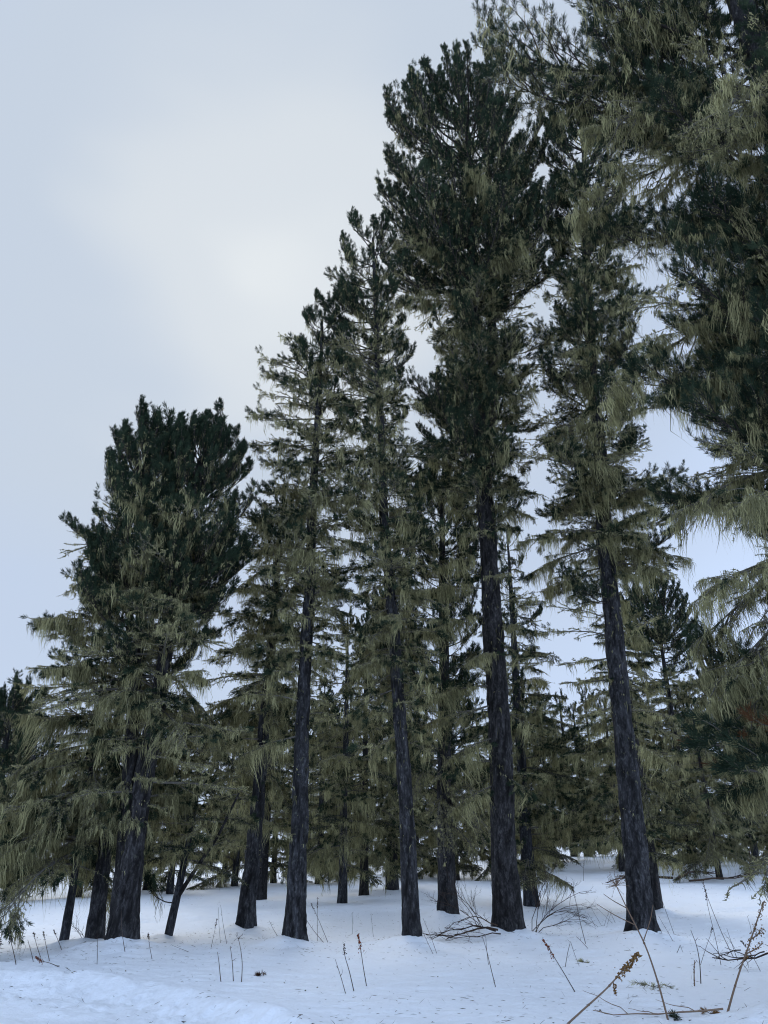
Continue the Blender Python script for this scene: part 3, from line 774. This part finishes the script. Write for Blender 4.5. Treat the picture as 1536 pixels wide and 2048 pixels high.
FAR = [  # x, y, height, radius, style, reach, low, label
    (-14.2, 30.0, 7.7, 0.136, 'pine', 1.0, 0.7, 'distant pine at the left frame edge with a small round top'),
    (-12.7, 29.2, 6.3, 0.12, 'pine', 0.9, 0.7, 'shorter distant pine beside the one at the left frame edge'),
    (-11.2, 31.5, 6.6, 0.12, 'spruce', 1.1, 0.7, 'distant layered conifer seen between the thinnest trunk and its dark neighbour'),
    (-9.6, 34.5, 7.4, 0.136, 'lichen', 1.2, 0.7, 'distant pale conifer directly behind the widest left trunk'),
    (-8.0, 32.0, 7.0, 0.128, 'pine', 1.1, 0.75, 'distant dark pine behind the small forked pine'),
    (-6.3, 36.0, 8.2, 0.144, 'spruce', 1.2, 0.7, 'distant layered conifer just behind the dark middle left trunk'),
    (-5.2, 40.0, 8.8, 0.144, 'pine', 1.2, 0.7, 'distant dark pine in the gap left of the straight grey trunk'),
    (-2.9, 38.0, 9.0, 0.16, 'lichen', 1.2, 0.8, 'distant pale conifer in the gap just right of the straight grey trunk'),
    (-1.9, 45.0, 10.5, 0.16, 'spruce', 1.3, 0.75, 'distant layered conifer midway between the grey and centre trunks'),
    (1.4, 40.0, 9.6, 0.16, 'lichen', 1.3, 0.8, 'distant pale conifer directly behind the centre trunk'),
    (3.2, 38.0, 9.4, 0.16, 'spruce', 1.2, 0.85, 'distant layered conifer behind the flared brown trunk'),
    (5.4, 36.0, 8.0, 0.152, 'lichen', 1.3, 0.95, 'bushy lichened conifer far back right of the tallest trunk'),
    (7.2, 41.0, 8.6, 0.16, 'spruce', 1.4, 0.9, 'distant layered conifer first in the gap right of the tallest trunk'),
    (8.8, 44.0, 9.4, 0.16, 'lichen', 1.3, 0.9, 'distant pale conifer second in the gap right of the tallest trunk'),
    (11.3, 50.0, 9.6, 0.216, 'spruce', 1.4, 1.0, 'far conifer with paired trunks left of the black leaning trunk'),
    (12.2, 50.5, 9.0, 0.2, 'lichen', 1.3, 1.0, 'far pale conifer whose trunk pairs with its darker neighbour on the bright snow'),
    (10.4, 37.0, 7.4, 0.144, 'lichen', 1.2, 0.95, 'distant pale conifer hidden close behind the left side of the black leaning trunk'),
    (12.6, 41.0, 9.0, 0.16, 'lichen', 1.3, 1.0, 'distant pale conifer showing just right of the black leaning trunk'),
    (15.0, 41.0, 14.8, 0.24, 'pine', 1.55, 1.1, 'dark far pine with round black crown between the black trunk and right edge'),
    (13.4, 34.0, 7.0, 0.128, 'lichen', 1.2, 0.9, 'pale conifer right of the dark round crowned far pine'),
    (17.6, 46.0, 9.4, 0.16, 'lichen', 1.4, 0.9, 'farther pale conifer peeking behind the dark round crowned far pine'),
    (19.4, 44.0, 11.0, 0.192, 'pine', 1.4, 0.9, 'far pine showing above the lowest boughs at the right edge'),
    (17.0, 36.0, 8.0, 0.16, 'lichen', 1.2, 0.9, 'pale conifer at the right edge below the near lichen boughs'),
    (-20.0, 42.0, 9.5, 0.16, 'pine', 1.3, 0.7, 'farthest dark pine low behind the left edge pines'),
    (-13.5, 44.0, 9.4, 0.16, 'lichen', 1.3, 0.7, 'farthest pale conifer behind the medium dark trunked pine at left'),
    (-9.0, 48.0, 9.6, 0.16, 'spruce', 1.4, 0.7, 'farthest layered conifer left of the dark middle left trunk'),
    (-4.0, 54.0, 11.0, 0.176, 'pine', 1.4, 0.7, 'farthest dark pine behind the grey trunk gap'),
    (2.2, 56.0, 11.4, 0.176, 'spruce', 1.5, 0.7, 'farthest layered conifer behind the centre trunk'),
    (6.8, 58.0, 11.0, 0.176, 'lichen', 1.5, 0.8, 'farthest pale conifer behind the tallest trunk'),
    (15.5, 60.0, 12.0, 0.2, 'spruce', 1.5, 0.8, 'farthest layered conifer low beside the black leaning trunk'),
    (21.0, 62.0, 13.0, 0.2, 'lichen', 1.6, 0.8, 'farthest pale conifer right of the black leaning trunk'),
    (28.0, 60.0, 14.0, 0.216, 'pine', 1.6, 0.8, 'farthest dark pine at the right edge'),
]
for i, (x, y, H, r, st, rc, lo, lab) in enumerate(FAR):
    back_tree(x, y, H, r, 60 + i, st, lab, rc, lo)
WEEDS = [
    (2.91, 9.31, [(0.0, 0.0), (-0.055, 0.331), (-0.139, 0.673), (-0.254, 0.932), (-0.378, 1.236)], 0.011, 'umbel', [[(-0.231, 0.861), (-0.424, 0.946), (-0.6, 1.052)], [(-0.281, 1.013), (-0.434, 1.085), (-0.54, 1.158)], [(-0.156, 0.701), (-0.053, 0.908), (-0.012, 1.052)]], 'tall thick hogweed stalk topped by a bare starburst umbel'),
    (1.85, 9.16, [(-0.0, 0.0), (0.219, 0.163), (0.44, 0.32), (0.62, 0.485), (0.783, 0.624)], 0.011, 'rust', [[(0.502, 0.365), (0.511, 0.307), (0.513, 0.242)]], 'leaning dock stalk with dense tan seed clusters near the frame bottom'),
    (3.63, 9.57, [(0.0, 0.0), (0.091, 0.181), (0.204, 0.388), (0.362, 0.647), (0.512, 0.913), (0.607, 1.061)], 0.012, 'rust2', [[(0.403, 0.695), (0.489, 0.743), (0.53, 0.782)], [(0.311, 0.552), (0.418, 0.6), (0.492, 0.647)]], 'thick upright dock stalk with brown seed clusters beside the lower right snow mound'),
    (2.39, 11.23, [(0.0, 0.0), (-0.118, 0.206), (-0.229, 0.383), (-0.352, 0.584)], 0.007, 'red', [], 'leaning dock stalk with orange red seed head in front of the bare shrub'),
    (1.43, 11.46, [(0.0, 0.0), (-0.062, 0.261), (-0.099, 0.431), (-0.149, 0.586)], 0.006, None, [], 'bent bare stalk standing in front of the snow mound at the widest middle trunk'),
    (3.93, 17.11, [(0.0, 0.0), (-0.064, 0.329), (-0.123, 0.726), (-0.189, 1.068)], 0.007, 'dark', [[(-0.196, 0.896), (-0.247, 0.681), (-0.24, 0.548)]], 'curved stalk with small dark tip between the two biggest trunks'),
    (5.92, 14.96, [(0.0, 0.0), (-0.119, 0.337), (-0.225, 0.719), (-0.291, 0.992), (-0.305, 1.174)], 0.006, 'dark', [], 'tallest of the dark seeded stalks above the fallen twiggy branch'),
    (5.21, 13.7, [(0.0, 0.0), (-0.028, 0.374), (-0.069, 0.779), (-0.066, 1.08)], 0.005, 'dark', [], 'second seeded stalk leaning beside the tallest one near the fallen twiggy branch'),
    (5.72, 14.3, [(0.0, 0.0), (-0.044, 0.249), (-0.078, 0.465)], 0.005, None, [], 'short bare stalk rising through the fallen twiggy branch'),
    (3.95, 11.38, [(0.0, 0.0), (0.013, 0.159), (0.028, 0.293)], 0.009, None, [], 'short thick pale stub of stalk standing upright in snow'),
    (4.12, 11.62, [(0.0, 0.0), (0.021, 0.243), (0.021, 0.444), (-0.025, 0.613)], 0.007, None, [], 'thick pale stalk curving left beside the upright stub'),
    (5.85, 17.58, [(0.0, 0.0), (-0.09, 0.339), (-0.156, 0.656), (-0.218, 1.006)], 0.005, 'dark', [], 'slender stalk close to the right of the dark leaning trunk'),
    (2.72, 13.31, [(0.0, 0.0), (0.062, 0.177), (0.122, 0.329), (0.166, 0.157), (0.224, -0.007)], 0.005, None, [], 'snapped stalk folded into an upturned V on open snow'),
    (3.77, 16.24, [(0.0, 0.0), (-0.125, 0.13), (-0.229, 0.212)], 0.005, None, [], 'low bare twig leaning left behind the folded stalk'),
    (-2.2, 12.04, [(0.0, 0.0), (-0.037, 0.194), (-0.084, 0.348)], 0.007, None, [], 'left stalk of the trio of bare stems, hooked at its tip'),
    (-2.03, 12.04, [(0.0, 0.0), (-0.024, 0.223), (-0.068, 0.432)], 0.007, None, [], 'middle straight stalk of the trio of bare stems'),
    (-1.9, 11.91, [(0.0, 0.0), (-0.002, 0.209), (-0.041, 0.373), (-0.085, 0.498)], 0.007, 'tinyumbel', [], 'right stalk of the trio of bare stems, with tiny spreading top'),
    (-0.48, 11.19, [(0.0, 0.0), (-0.067, 0.184), (-0.14, 0.364)], 0.006, None, [[(-0.067, 0.184), (-0.042, 0.222), (-0.05, 0.265)]], 'shortest stalk of the trio beside the red seeded one'),
    (-0.38, 11.3, [(0.0, 0.0), (-0.061, 0.224), (-0.128, 0.391), (-0.137, 0.52)], 0.007, 'dark', [], 'dark tipped stalk between two others on open snow'),
    (-0.23, 11.74, [(0.0, 0.0), (-0.049, 0.228), (-0.077, 0.402), (-0.12, 0.597)], 0.007, 'red', [], 'slender stalk with a dark red seed head on open snow'),
    (-5.71, 13.75, [(0.0, 0.0), (-0.107, 0.231), (-0.219, 0.522)], 0.007, None, [], 'leaning bare stalk nearest the left frame edge'),
    (-5.69, 14.36, [(0.0, 0.0), (-0.08, 0.171), (-0.148, 0.315)], 0.006, None, [], 'short bare stalk among the seeded stems at left'),
    (-5.76, 14.82, [(0.0, 0.0), (-0.103, 0.199), (-0.178, 0.378)], 0.006, 'dark', [], 'seeded stem left of its three dark headed neighbours'),
    (-5.43, 14.36, [(0.0, 0.0), (-0.083, 0.243), (-0.133, 0.431)], 0.006, 'dark', [], 'seeded stem in the middle of three dark headed neighbours'),
    (-5.8, 15.84, [(0.0, 0.0), (-0.112, 0.182), (-0.201, 0.326)], 0.006, 'dark', [], 'seeded stem beside the thinnest lichen covered trunk'),
    (-5.0, 13.64, [(0.0, 0.0), (-0.156, 0.054), (-0.252, 0.074), (-0.364, 0.141)], 0.006, 'red', [], 'fallen orange brown dock stem lying low on the snow at left'),
    (-4.59, 14.17, [(0.0, 0.0), (-0.039, 0.26), (-0.079, 0.475)], 0.005, None, [], 'thin upright stem in front of the narrow dark trunk at left'),
    (-4.42, 15.03, [(0.0, 0.0), (-0.105, 0.331), (-0.162, 0.622)], 0.006, None, [], 'thin stem standing against the widest left trunk'),
    (-3.82, 14.56, [(0.0, 0.0), (-0.069, 0.224), (-0.097, 0.386)], 0.005, 'dark', [], 'thin stem just right of the widest left trunk'),
    (-3.44, 15.46, [(0.0, 0.0), (-0.191, 0.062), (-0.311, 0.108)], 0.004, None, [], 'low stem lying slantwise right of the small forked tree'),
    (-3.16, 16.08, [(0.0, 0.0), (0.043, 0.242), (0.078, 0.471)], 0.005, 'dark', [], 'leaning stem left of the dark middle left trunk'),
    (-3.14, 16.84, [(-0.0, 0.0), (-0.059, 0.349), (-0.091, 0.608)], 0.004, None, [], 'fine upright stem left of the dark middle left trunk'),
    (-2.97, 16.58, [(0.0, 0.0), (-0.107, 0.368), (-0.17, 0.658)], 0.005, None, [], 'fine stem tilting left close to the dark middle left trunk'),
    (-2.07, 17.11, [(0.0, 0.0), (-0.116, 0.155), (-0.193, 0.285)], 0.005, None, [], 'short slanted twig between two middle left trunks'),
    (-1.28, 16.93, [(0.0, 0.0), (-0.015, 0.429), (-0.026, 0.762)], 0.005, 'dark', [], 'upright stem right of the straight grey trunk'),
    (-1.08, 16.93, [(0.0, 0.0), (-0.166, 0.342), (-0.355, 0.682)], 0.006, 'dark', [], 'long stem slanting left behind the straight grey trunk'),
    (-1.16, 16.84, [(0.0, 0.0), (-0.22, 0.221), (-0.393, 0.435)], 0.006, None, [], 'twig leaning against the straight grey trunk'),
    (-0.68, 18.72, [(0.0, 0.0), (0.008, 0.19), (-0.017, 0.401), (0.004, 0.411), (0.018, 0.19)], 0.004, None, [], 'tiny looped stem on bright snow behind the grey trunk'),
    (-0.22, 18.19, [(0.0, 0.0), (-0.033, 0.249), (-0.055, 0.454)], 0.004, None, [], 'tiny crooked stem on snow left of the centre trunk'),
    (0.93, 15.54, [(0.0, 0.0), (-0.108, 0.288), (-0.236, 0.557)], 0.005, None, [], 'bare stem right of the centre trunk leaning left'),
    (0.86, 15.46, [(0.0, 0.0), (-0.118, 0.232), (-0.203, 0.404)], 0.005, None, [], 'shorter bare stem right of the centre trunk'),
    (1.65, 13.99, [(0.0, 0.0), (-0.013, 0.208), (-0.017, 0.419)], 0.005, None, [], 'straight stem in front of the fallen dead branches'),
    (5.12, 20.82, [(0.0, 0.0), (-0.168, 0.106), (-0.314, 0.202)], 0.004, None, [], 'leftmost stem of the clump left of the black leaning trunk, leaning far left'),
    (5.06, 20.82, [(0.0, 0.0), (-0.1, 0.181), (-0.161, 0.288)], 0.004, None, [], 'second low stem in the clump left of the black leaning trunk'),
    (5.31, 21.25, [(0.0, 0.0), (-0.123, 0.218), (-0.224, 0.415)], 0.004, None, [], 'third, taller stem in the clump, leaning left'),
    (5.38, 21.25, [(0.0, 0.0), (0.069, 0.174), (0.158, 0.305)], 0.004, None, [], 'stem in the clump that leans right near its middle'),
    (5.49, 21.39, [(0.0, 0.0), (0.084, 0.186), (0.147, 0.307)], 0.004, None, [], 'right leaning thin stem next to the clump middle'),
    (5.66, 21.54, [(0.0, 0.0), (-0.134, 0.132), (-0.313, 0.31), (-0.614, 0.533)], 0.004, None, [], 'longest stem of the clump, arching far to the left'),
    (5.77, 21.69, [(0.0, 0.0), (-0.078, 0.189), (-0.102, 0.301)], 0.004, None, [], 'last upright stem on the right of the clump'),
    (8.09, 34.58, [(0.0, 0.0), (0.042, 0.403), (0.122, 0.772)], 0.008, 'dark', [], 'pale seeded stem far back on the bright snow'),
    (9.86, 38.77, [(0.0, 0.0), (-0.077, 0.329), (-0.163, 0.578)], 0.006, 'dark', [], 'short seeded stem far back left of the dark leaning trunk'),
    (10.34, 39.98, [(0.0, 0.0), (0.042, 0.361), (0.05, 0.639)], 0.005, None, [], 'bare upright stem far back left of the dark leaning trunk'),
    (16.7, 39.98, [(0.0, 0.0), (-0.047, -0.379), (-0.082, -0.693), (-0.031, -0.169)], 0.004, 'dark', [], 'small seeded stem near the drooping lichen branch tip'),
    (7.61, 18.08, [(0.0, 0.0), (0.008, 0.257), (-0.023, 0.423)], 0.005, None, [], 'thin bare stem behind the thick upright dock stalk'),
    (5.61, 17.02, [(0.0, 0.0), (-0.131, 0.232), (-0.238, 0.44)], 0.005, None, [], 'slanted bare stem right of the dark trunk base'),
    (5.57, 17.49, [(0.0, 0.0), (-0.052, 0.123), (-0.106, 0.168)], 0.004, None, [], 'short twig at the foot of the dark leaning trunk'),
    (5.21, 15.69, [(0.0, 0.0), (0.074, 0.133), (0.109, 0.016)], 0.005, None, [], 'tiny folded stem on snow right of the dark trunk'),
    (4.89, 13.7, [(0.0, 0.0), (0.117, 0.237), (0.246, 0.443), (0.274, 0.513)], 0.004, 'dark', [], 'seeded stem leaning right in front of the fallen twiggy branch'),
    (6.43, 16.08, [(0.0, 0.0), (-0.059, 0.177), (-0.133, 0.283)], 0.004, None, [], 'fine twig leaning left above the fallen twiggy branch'),
    (5.46, 12.89, [(0.0, 0.0), (-0.097, 0.254), (-0.182, 0.382)], 0.004, 'dark', [], 'seeded twig crossing behind the thick upright dock stalk'),
]

# ------------------------------------------------------------------ dry plants standing in the snow
def stem_pts(P, y_amp, rng, n=4):
    P = np.array(P, float)
    t = np.linspace(0, 1, len(P)); tt = np.linspace(0, 1, (len(P) - 1) * n + 1)
    x, z = np.interp(tt, t, P[:, 0]), np.interp(tt, t, P[:, 1])
    if len(P) > 2 and not (np.diff(P[:, 1]) < -.02).any():      # soften the corners
        k = np.array([.25, .5, .25])
        for _ in range(3):
            x[1:-1] = np.convolve(x, k, 'valid'); z[1:-1] = np.convolve(z, k, 'valid')
    yy = y_amp * tt + .01 * rng.normal() * np.sin(tt * 5)
    return np.stack([x, yy, z], 1)
def seeds(mb, pts, rng, n, spread, size, lo=.6, hang=0.0):
    """husks clustered round the upper stem: small pointed double cones"""
    for _ in range(n):
        t = lo + (1 - lo) * rng.random() ** .8
        p, _ = along(pts, t)
        p = p + rng.normal(size=3) * spread * (1.1 - .6 * (t - lo) / (1 - lo)) + [0, 0, -hang * rng.random()]
        s = size * rng.uniform(.6, 1.5)
        d = unit(rng.normal(size=3) + [0, 0, -.4]) * s * 1.5
        a = unit(np.cross(d, rng.normal(size=3))) * s * .6; b = unit(np.cross(d, a)) * s * .5
        mb.add([p - d * .5, p + a, p + b, p - a, p - b, p + d], [[0, 1, 2], [0, 2, 3], [0, 3, 4], [0, 4, 1], [5, 2, 1], [5, 3, 2], [5, 4, 3], [5, 1, 4]], 0, rng.random())

def weed(i, x, y, P, r, head, branches, label):
    rng = np.random.default_rng(900 + i)
    z = ground(x, y)
    thick = r >= .009
    pts = stem_pts(P, rng.normal() * .05, rng)
    pts = np.concatenate([[pts[0] - (pts[1] - pts[0]) / (np.linalg.norm(pts[1] - pts[0]) + 1e-6) * .08], pts])
    mb = MB()
    mat = M['dry'] if thick else M['darkstem']
    mb.tube(pts, np.linspace(r, r * .45, len(pts)), 6, 0, .5 + .4 * rng.random())
    if thick:                                                     # nodes on the stalk
        for t in (.3, .55, .75):
            p, k = along(pts, t); d = unit(pts[k + 1] - pts[k]) * .012
            mb.tube([p - d, p, p + d], [r * .8, r * 1.15, r * .7], 6, 0, .3)
    for b in branches:
        bp = stem_pts(b, rng.normal() * .05, rng); 
        mb.tube(bp, np.linspace(r * .55, r * .28, len(bp)), 5, 0, .6)
    if not head:
        for _ in range(rng.integers(0, 4)):
            p, k = along(pts, rng.uniform(.5, 1)); d = unit(np.array([rng.normal(), rng.normal() * .4, .8])) * rng.uniform(.02, .07)
            mb.tube([p, p + d * .6, p + d], [r * .5, r * .4, r * .2], 4, 0, .5)
        me = mb.mesh('dry_stalk', [mat])
        o = link_mesh('dry_stalk', me, None, (x, y, z))
    else:
        o = empty('dry_stalk', (x, y, z))
        link_mesh('stem', mb.mesh('stem', [mat]), o)
        hb = MB(); hm = M['seed_dark']
        if head in ('umbel', 'tinyumbel'):
            hm = M['dry'] if head == 'umbel' else M['darkstem']
            n, ln = (30, .13) if head == 'umbel' else (9, .07)
            ax = unit(pts[-1] - pts[-3])
            for a in range(n):
                d = unit(rng.normal(size=3) + ax * .9)
                p = pts[-1]; q = p + d * ln * rng.uniform(.65, 1.1)
                hb.tube([p, (p + q) / 2 + rng.normal(size=3) * .004, q], [.0028, .0022, .0014], 4, 0, rng.random())
                for c in range(3):
                    e = unit(rng.normal(size=3) + d * 1.4) * .018
                    hb.tube([q, q + e * .5, q + e], [.0014, .0011, .0008], 3, 0, rng.random())
        elif head == 'rust':
            hm = M['seed_tan']; seeds(hb, pts, rng, 170, .022, .014, .66, .02)
            if branches:
                h2 = MB(); seeds(h2, stem_pts(branches[0], 0, rng), rng, 35, .010, .010, .2)
                link_mesh('seed_cluster', h2.mesh('seed_cluster', [hm], False), o)
        elif head == 'rust2':
            hm = M['seed_tan']; seeds(hb, pts, rng, 100, .016, .010, .5, .02)
            for b in branches:
                h2 = MB(); seeds(h2, stem_pts(b, 0, rng), rng, 35, .020, .010, .2)
                link_mesh('seed_cluster', h2.mesh('seed_cluster', [hm], False), o)
        elif head == 'red':
            hm = M['seed_red']; seeds(hb, pts, rng, 70, .014, .010, .66, .01)
        else:
            seeds(hb, pts, rng, 34, .011, .009, .74)
        tag(link_mesh('seed_head', hb.mesh('seed_head', [hm], False), o), kind='stuff')
    tag(o, label or 'one of the short bare stems clumped left of the black leaning trunk', 'dry plant',
        'dry stalks poking from the snow' if label else 'clump of short bare stems')
for i, w_ in enumerate(WEEDS): weed(i, *w_)

# ------------------------------------------------------------------ fallen branches, shrub, sprig
def branching(mb, p, yaw, pitch, L, r, depth, rng, up=.0, crook=.22, kids=(4, 7), zmin=None):
    n = 6
    pts, an, yw = curve(p, yaw, pitch, pitch + up, L, n, rng, crook)
    if zmin is not None: pts[:, 2] = np.maximum(pts[:, 2], zmin)
    mb.tube(pts, np.linspace(r, r * .35, n + 1), 5 if depth > 1 else 4, 0, .2 + .6 * rng.random())
    if depth <= 0: return
    for _ in range(rng.integers(*kids)):
        q, j = along(pts, rng.uniform(.2, .97))
        branching(mb, q, yw[j] + rng.choice([-1, 1]) * rng.uniform(.4, 1.1), an[j] + rng.uniform(-.35, .5), L * rng.uniform(.25, .5), r * .5, depth - 1, rng, rng.uniform(-.2, .3), crook, kids, zmin)

def branch_thing(name, label, cat, x, y, arms, mat, seed, group=None, z_off=.0, parts='limb'):
    rng = np.random.default_rng(seed)
    o = empty(name, (x, y, ground(x, y) + z_off))
    for (ox, oz, yaw, pitch, L, r, up, depth) in arms:
        mb = MB(); branching(mb, np.array([ox, 0, oz]), R(yaw), R(pitch), L, r, depth, rng, R(up), .12)
        link_mesh(parts, mb.mesh(parts, [mat]), o)
    tag(o, label, cat, group)
branch_thing('fallen_branch', 'tangle of dark dead branches fallen against the tallest trunk', 'branch', 2.30, 17.6,
             [(0, .12, 172, 16, 1.25, .020, -38, 2), (-.05, .10, 186, 8, 1.45, .016, -14, 2), (0, .2, 160, 30, 1.0, .013, -60, 2), (.05, .05, 200, 2, 1.1, .012, -4, 2)],
             M['seed_dark'], 301)
branch_thing('fallen_branch', 'dark twiggy branch lying on the snow at the right edge', 'branch', 6.15, 13.2,
             [(0, .16, 178, 8, 1.3, .017, -12, 1), (-.45, .2, 200, 4, .6, .010, -40, 1), (-.8, .22, 190, 0, .45, .009, -20, 1)], M['seed_dark'], 302)
branch_thing('fallen_branch', 'long dead stem lying flat along the bottom edge of the snow', 'branch', 3.5, 9.33,
             [(0, .035, 181, -1, 1.35, .010, 2, 1)], M['dry'], 303)
branch_thing('fallen_branch', 'bare crooked limbs lying far back right of the black leaning trunk', 'branch', 11.2, 33.0,
             [(0, .2, 170, 14, 2.4, .05, -24, 2), (.2, .2, 20, 20, 1.8, .04, -30, 2), (0, .3, 60, 30, 1.6, .03, -40, 2), (.6, .1, 355, 6, 2.6, .04, -6, 2)], M['seed_dark'], 304)
branch_thing('bare_shrub', 'fine leafless shrub growing beside the foot of the tallest trunk', 'shrub', 3.15, 18.6,
             [(a * .05, -.05, yw, pt, L, .009, up, 3) for a, yw, pt, L, up in ((0, 20, 80, 1.7, -40), (1, -10, 70, 1.6, -60), (2, 60, 75, 1.5, -50), (-1, 5, 60, 1.5, -90), (1, -30, 66, 1.4, -70), (2, 0, 50, 1.2, -60))],
             M['seed_dark'], 305, parts='stem')
branch_thing('bare_shrub', 'fine leafless twigs tangled left of the foot of the tallest trunk', 'shrub', 2.15, 18.5,
             [(a * .06, -.05, yw, pt, L, .008, up, 3) for a, yw, pt, L, up in ((0, 160, 70, 1.2, -30), (-1, 185, 60, 1.2, -50), (-2, 200, 75, 1.1, -50), (-1, 120, 64, 1.1, -40))],
             M['seed_dark'], 306, parts='stem')
branch_thing('bare_shrub', 'low twiggy shrub between the two thinner left trunks', 'shrub', -5.75, 17.1,
             [(a * .06, -.05, yw, pt, L, .006, up, 2) for a, yw, pt, L, up in ((0, 160, 50, .6, -30), (-1, 185, 60, .6, -20), (1, 20, 55, .6, -30), (2, 120, 64, .5, -20), (0, 0, 40, .6, 0))],
             M['darkstem'], 307, parts='stem')
def sprig(x, y, label, seed, mat, n=9, L=.28):
    rng = np.random.default_rng(seed)
    mb = MB()
    P, D, LN = [], [], []
    for _ in range(n):
        yw = rng.uniform(0, 6.28)
        pts, _, _ = curve(np.array([0, 0, .01]), yw, R(rng.uniform(5, 45)), R(rng.uniform(-35, 5)), L * rng.uniform(.5, 1.1), 4, rng, .1)
        mb.tube(pts, np.linspace(.004, .002, 5), 4, 0, .5)
        for a, b in zip(pts[1:-1], pts[2:]): P.append(a); D.append(b - a); LN.append(np.linalg.norm(b - a))
    add_needles(mb, P, D, LN, rng, 22, (.04, .075), .005, 1)
    o = link_mesh('fallen_sprig', mb.mesh('fallen_sprig', [M['twig'], mat], False), None, (x, y, ground(x, y)))
    tag(o, label, 'pine sprig', 'pine sprigs dropped on the snow')
sprig(3.40, 11.3, 'yellowish green pine sprig dropped on the snow by the hogweed stalk', 401, M['lichen'], 7, .25)
sprig(2.98, 9.32, 'small green needle tuft at the foot of the hogweed stalk', 402, M['needle'], 5, .12)
sprig(-1.75, 12.6, 'small brown clump of needles on open snow by the trio of bare stems', 403, M['rust'], 5, .09)
sprig(3.15, 13.9, 'small grey green sprig on the slope of the snow mound', 404, M['lichen'], 5, .12)
sprig(3.42, 9.5, 'tan husk clump on the snow beside the lying stem', 405, M['seed_tan'], 6, .10)

# ------------------------------------------------------------------ needle litter scattered over the snow (uncountable)
def litter():
    rng = np.random.default_rng(77)
    n = 10000
    y = 8.5 + 24 * rng.random(n) ** 1.5
    x = (rng.random(n) * 2 - 1) * (y * .52 + .5)
    dens = .5 + .5 * fbm(x * .7, y * .7, 0, 3, 61)
    near = np.zeros(n)
    for tx, ty, r in SPOT.values(): near += np.exp(-(((x - tx) / 1.5) ** 2 + ((y - ty) / 1.8) ** 2))
    ok = rng.random(n) < np.clip(dens * .32 + near * .8, 0, 1)
    ok &= ~(((track_edge(x) - y) * .78 > .9) & (rng.random(n) < .8))
    x, y = x[ok], y[ok]; n = len(x)
    L = rng.uniform(.02, .075, n) * (1 + .8 * (rng.random(n) < .1)); w = rng.uniform(.0025, .006, n)
    a = rng.normal(0, .55, n) + PI * (rng.random(n) < .5)
    d = np.stack([np.cos(a), np.sin(a)], 1) * (L / 2)[:, None]
    s = np.stack([-np.sin(a), np.cos(a)], 1) * w[:, None]
    p = np.stack([x, y], 1)
    up = (rng.random(n) < .18) * rng.uniform(.02, .07, n)
    q = [p - d - s * .5, p - d + s * .5, p + d]
    v = np.stack([np.concatenate([c, (terrain(c[:, 0], c[:, 1]) + .003 + (up if k == 2 else .002 * k))[:, None]], 1) for k, c in enumerate(q)] +
                 [np.concatenate([p + s * .3, (terrain(x, y) + .006 + up * .5)[:, None]], 1)], 1).reshape(-1, 3)
    i = np.arange(n)[:, None] * 4
    f = np.concatenate([i + [0, 1, 3], i + [0, 3, 2], i + [1, 2, 3]], 1).reshape(-1, 3)
    mb = MB(); mb.add(v, f, 0, np.repeat(rng.random(n), 4))
    # crumbs of bark and cone scales
    m = 130
    y = 9 + 13 * rng.random(m); x = (rng.random(m) * 2 - 1) * (y * .5)
    z = terrain(x, y)
    for k in range(m):
        c = np.array([x[k], y[k], z[k]]); s = rng.uniform(.005, .016)
        vv = c + (rng.normal(size=(6, 3)) * .25 + np.array([[1, 0, 0], [-1, 0, 0], [0, 1, 0], [0, -1, 0], [0, 0, .7], [0, 0, -.5]])) * s
        mb.add(vv, [[0, 2, 4], [2, 1, 4], [1, 3, 4], [3, 0, 4], [2, 0, 5], [1, 2, 5], [3, 1, 5], [0, 3, 5]], 0, rng.random())
    o = link_mesh('needle_litter', mb.mesh('needle_litter', [M['litter']], False))
    tag(o, 'dark fallen needles and bark crumbs strewn over the snow', 'needle litter', None, 'stuff')
litter()
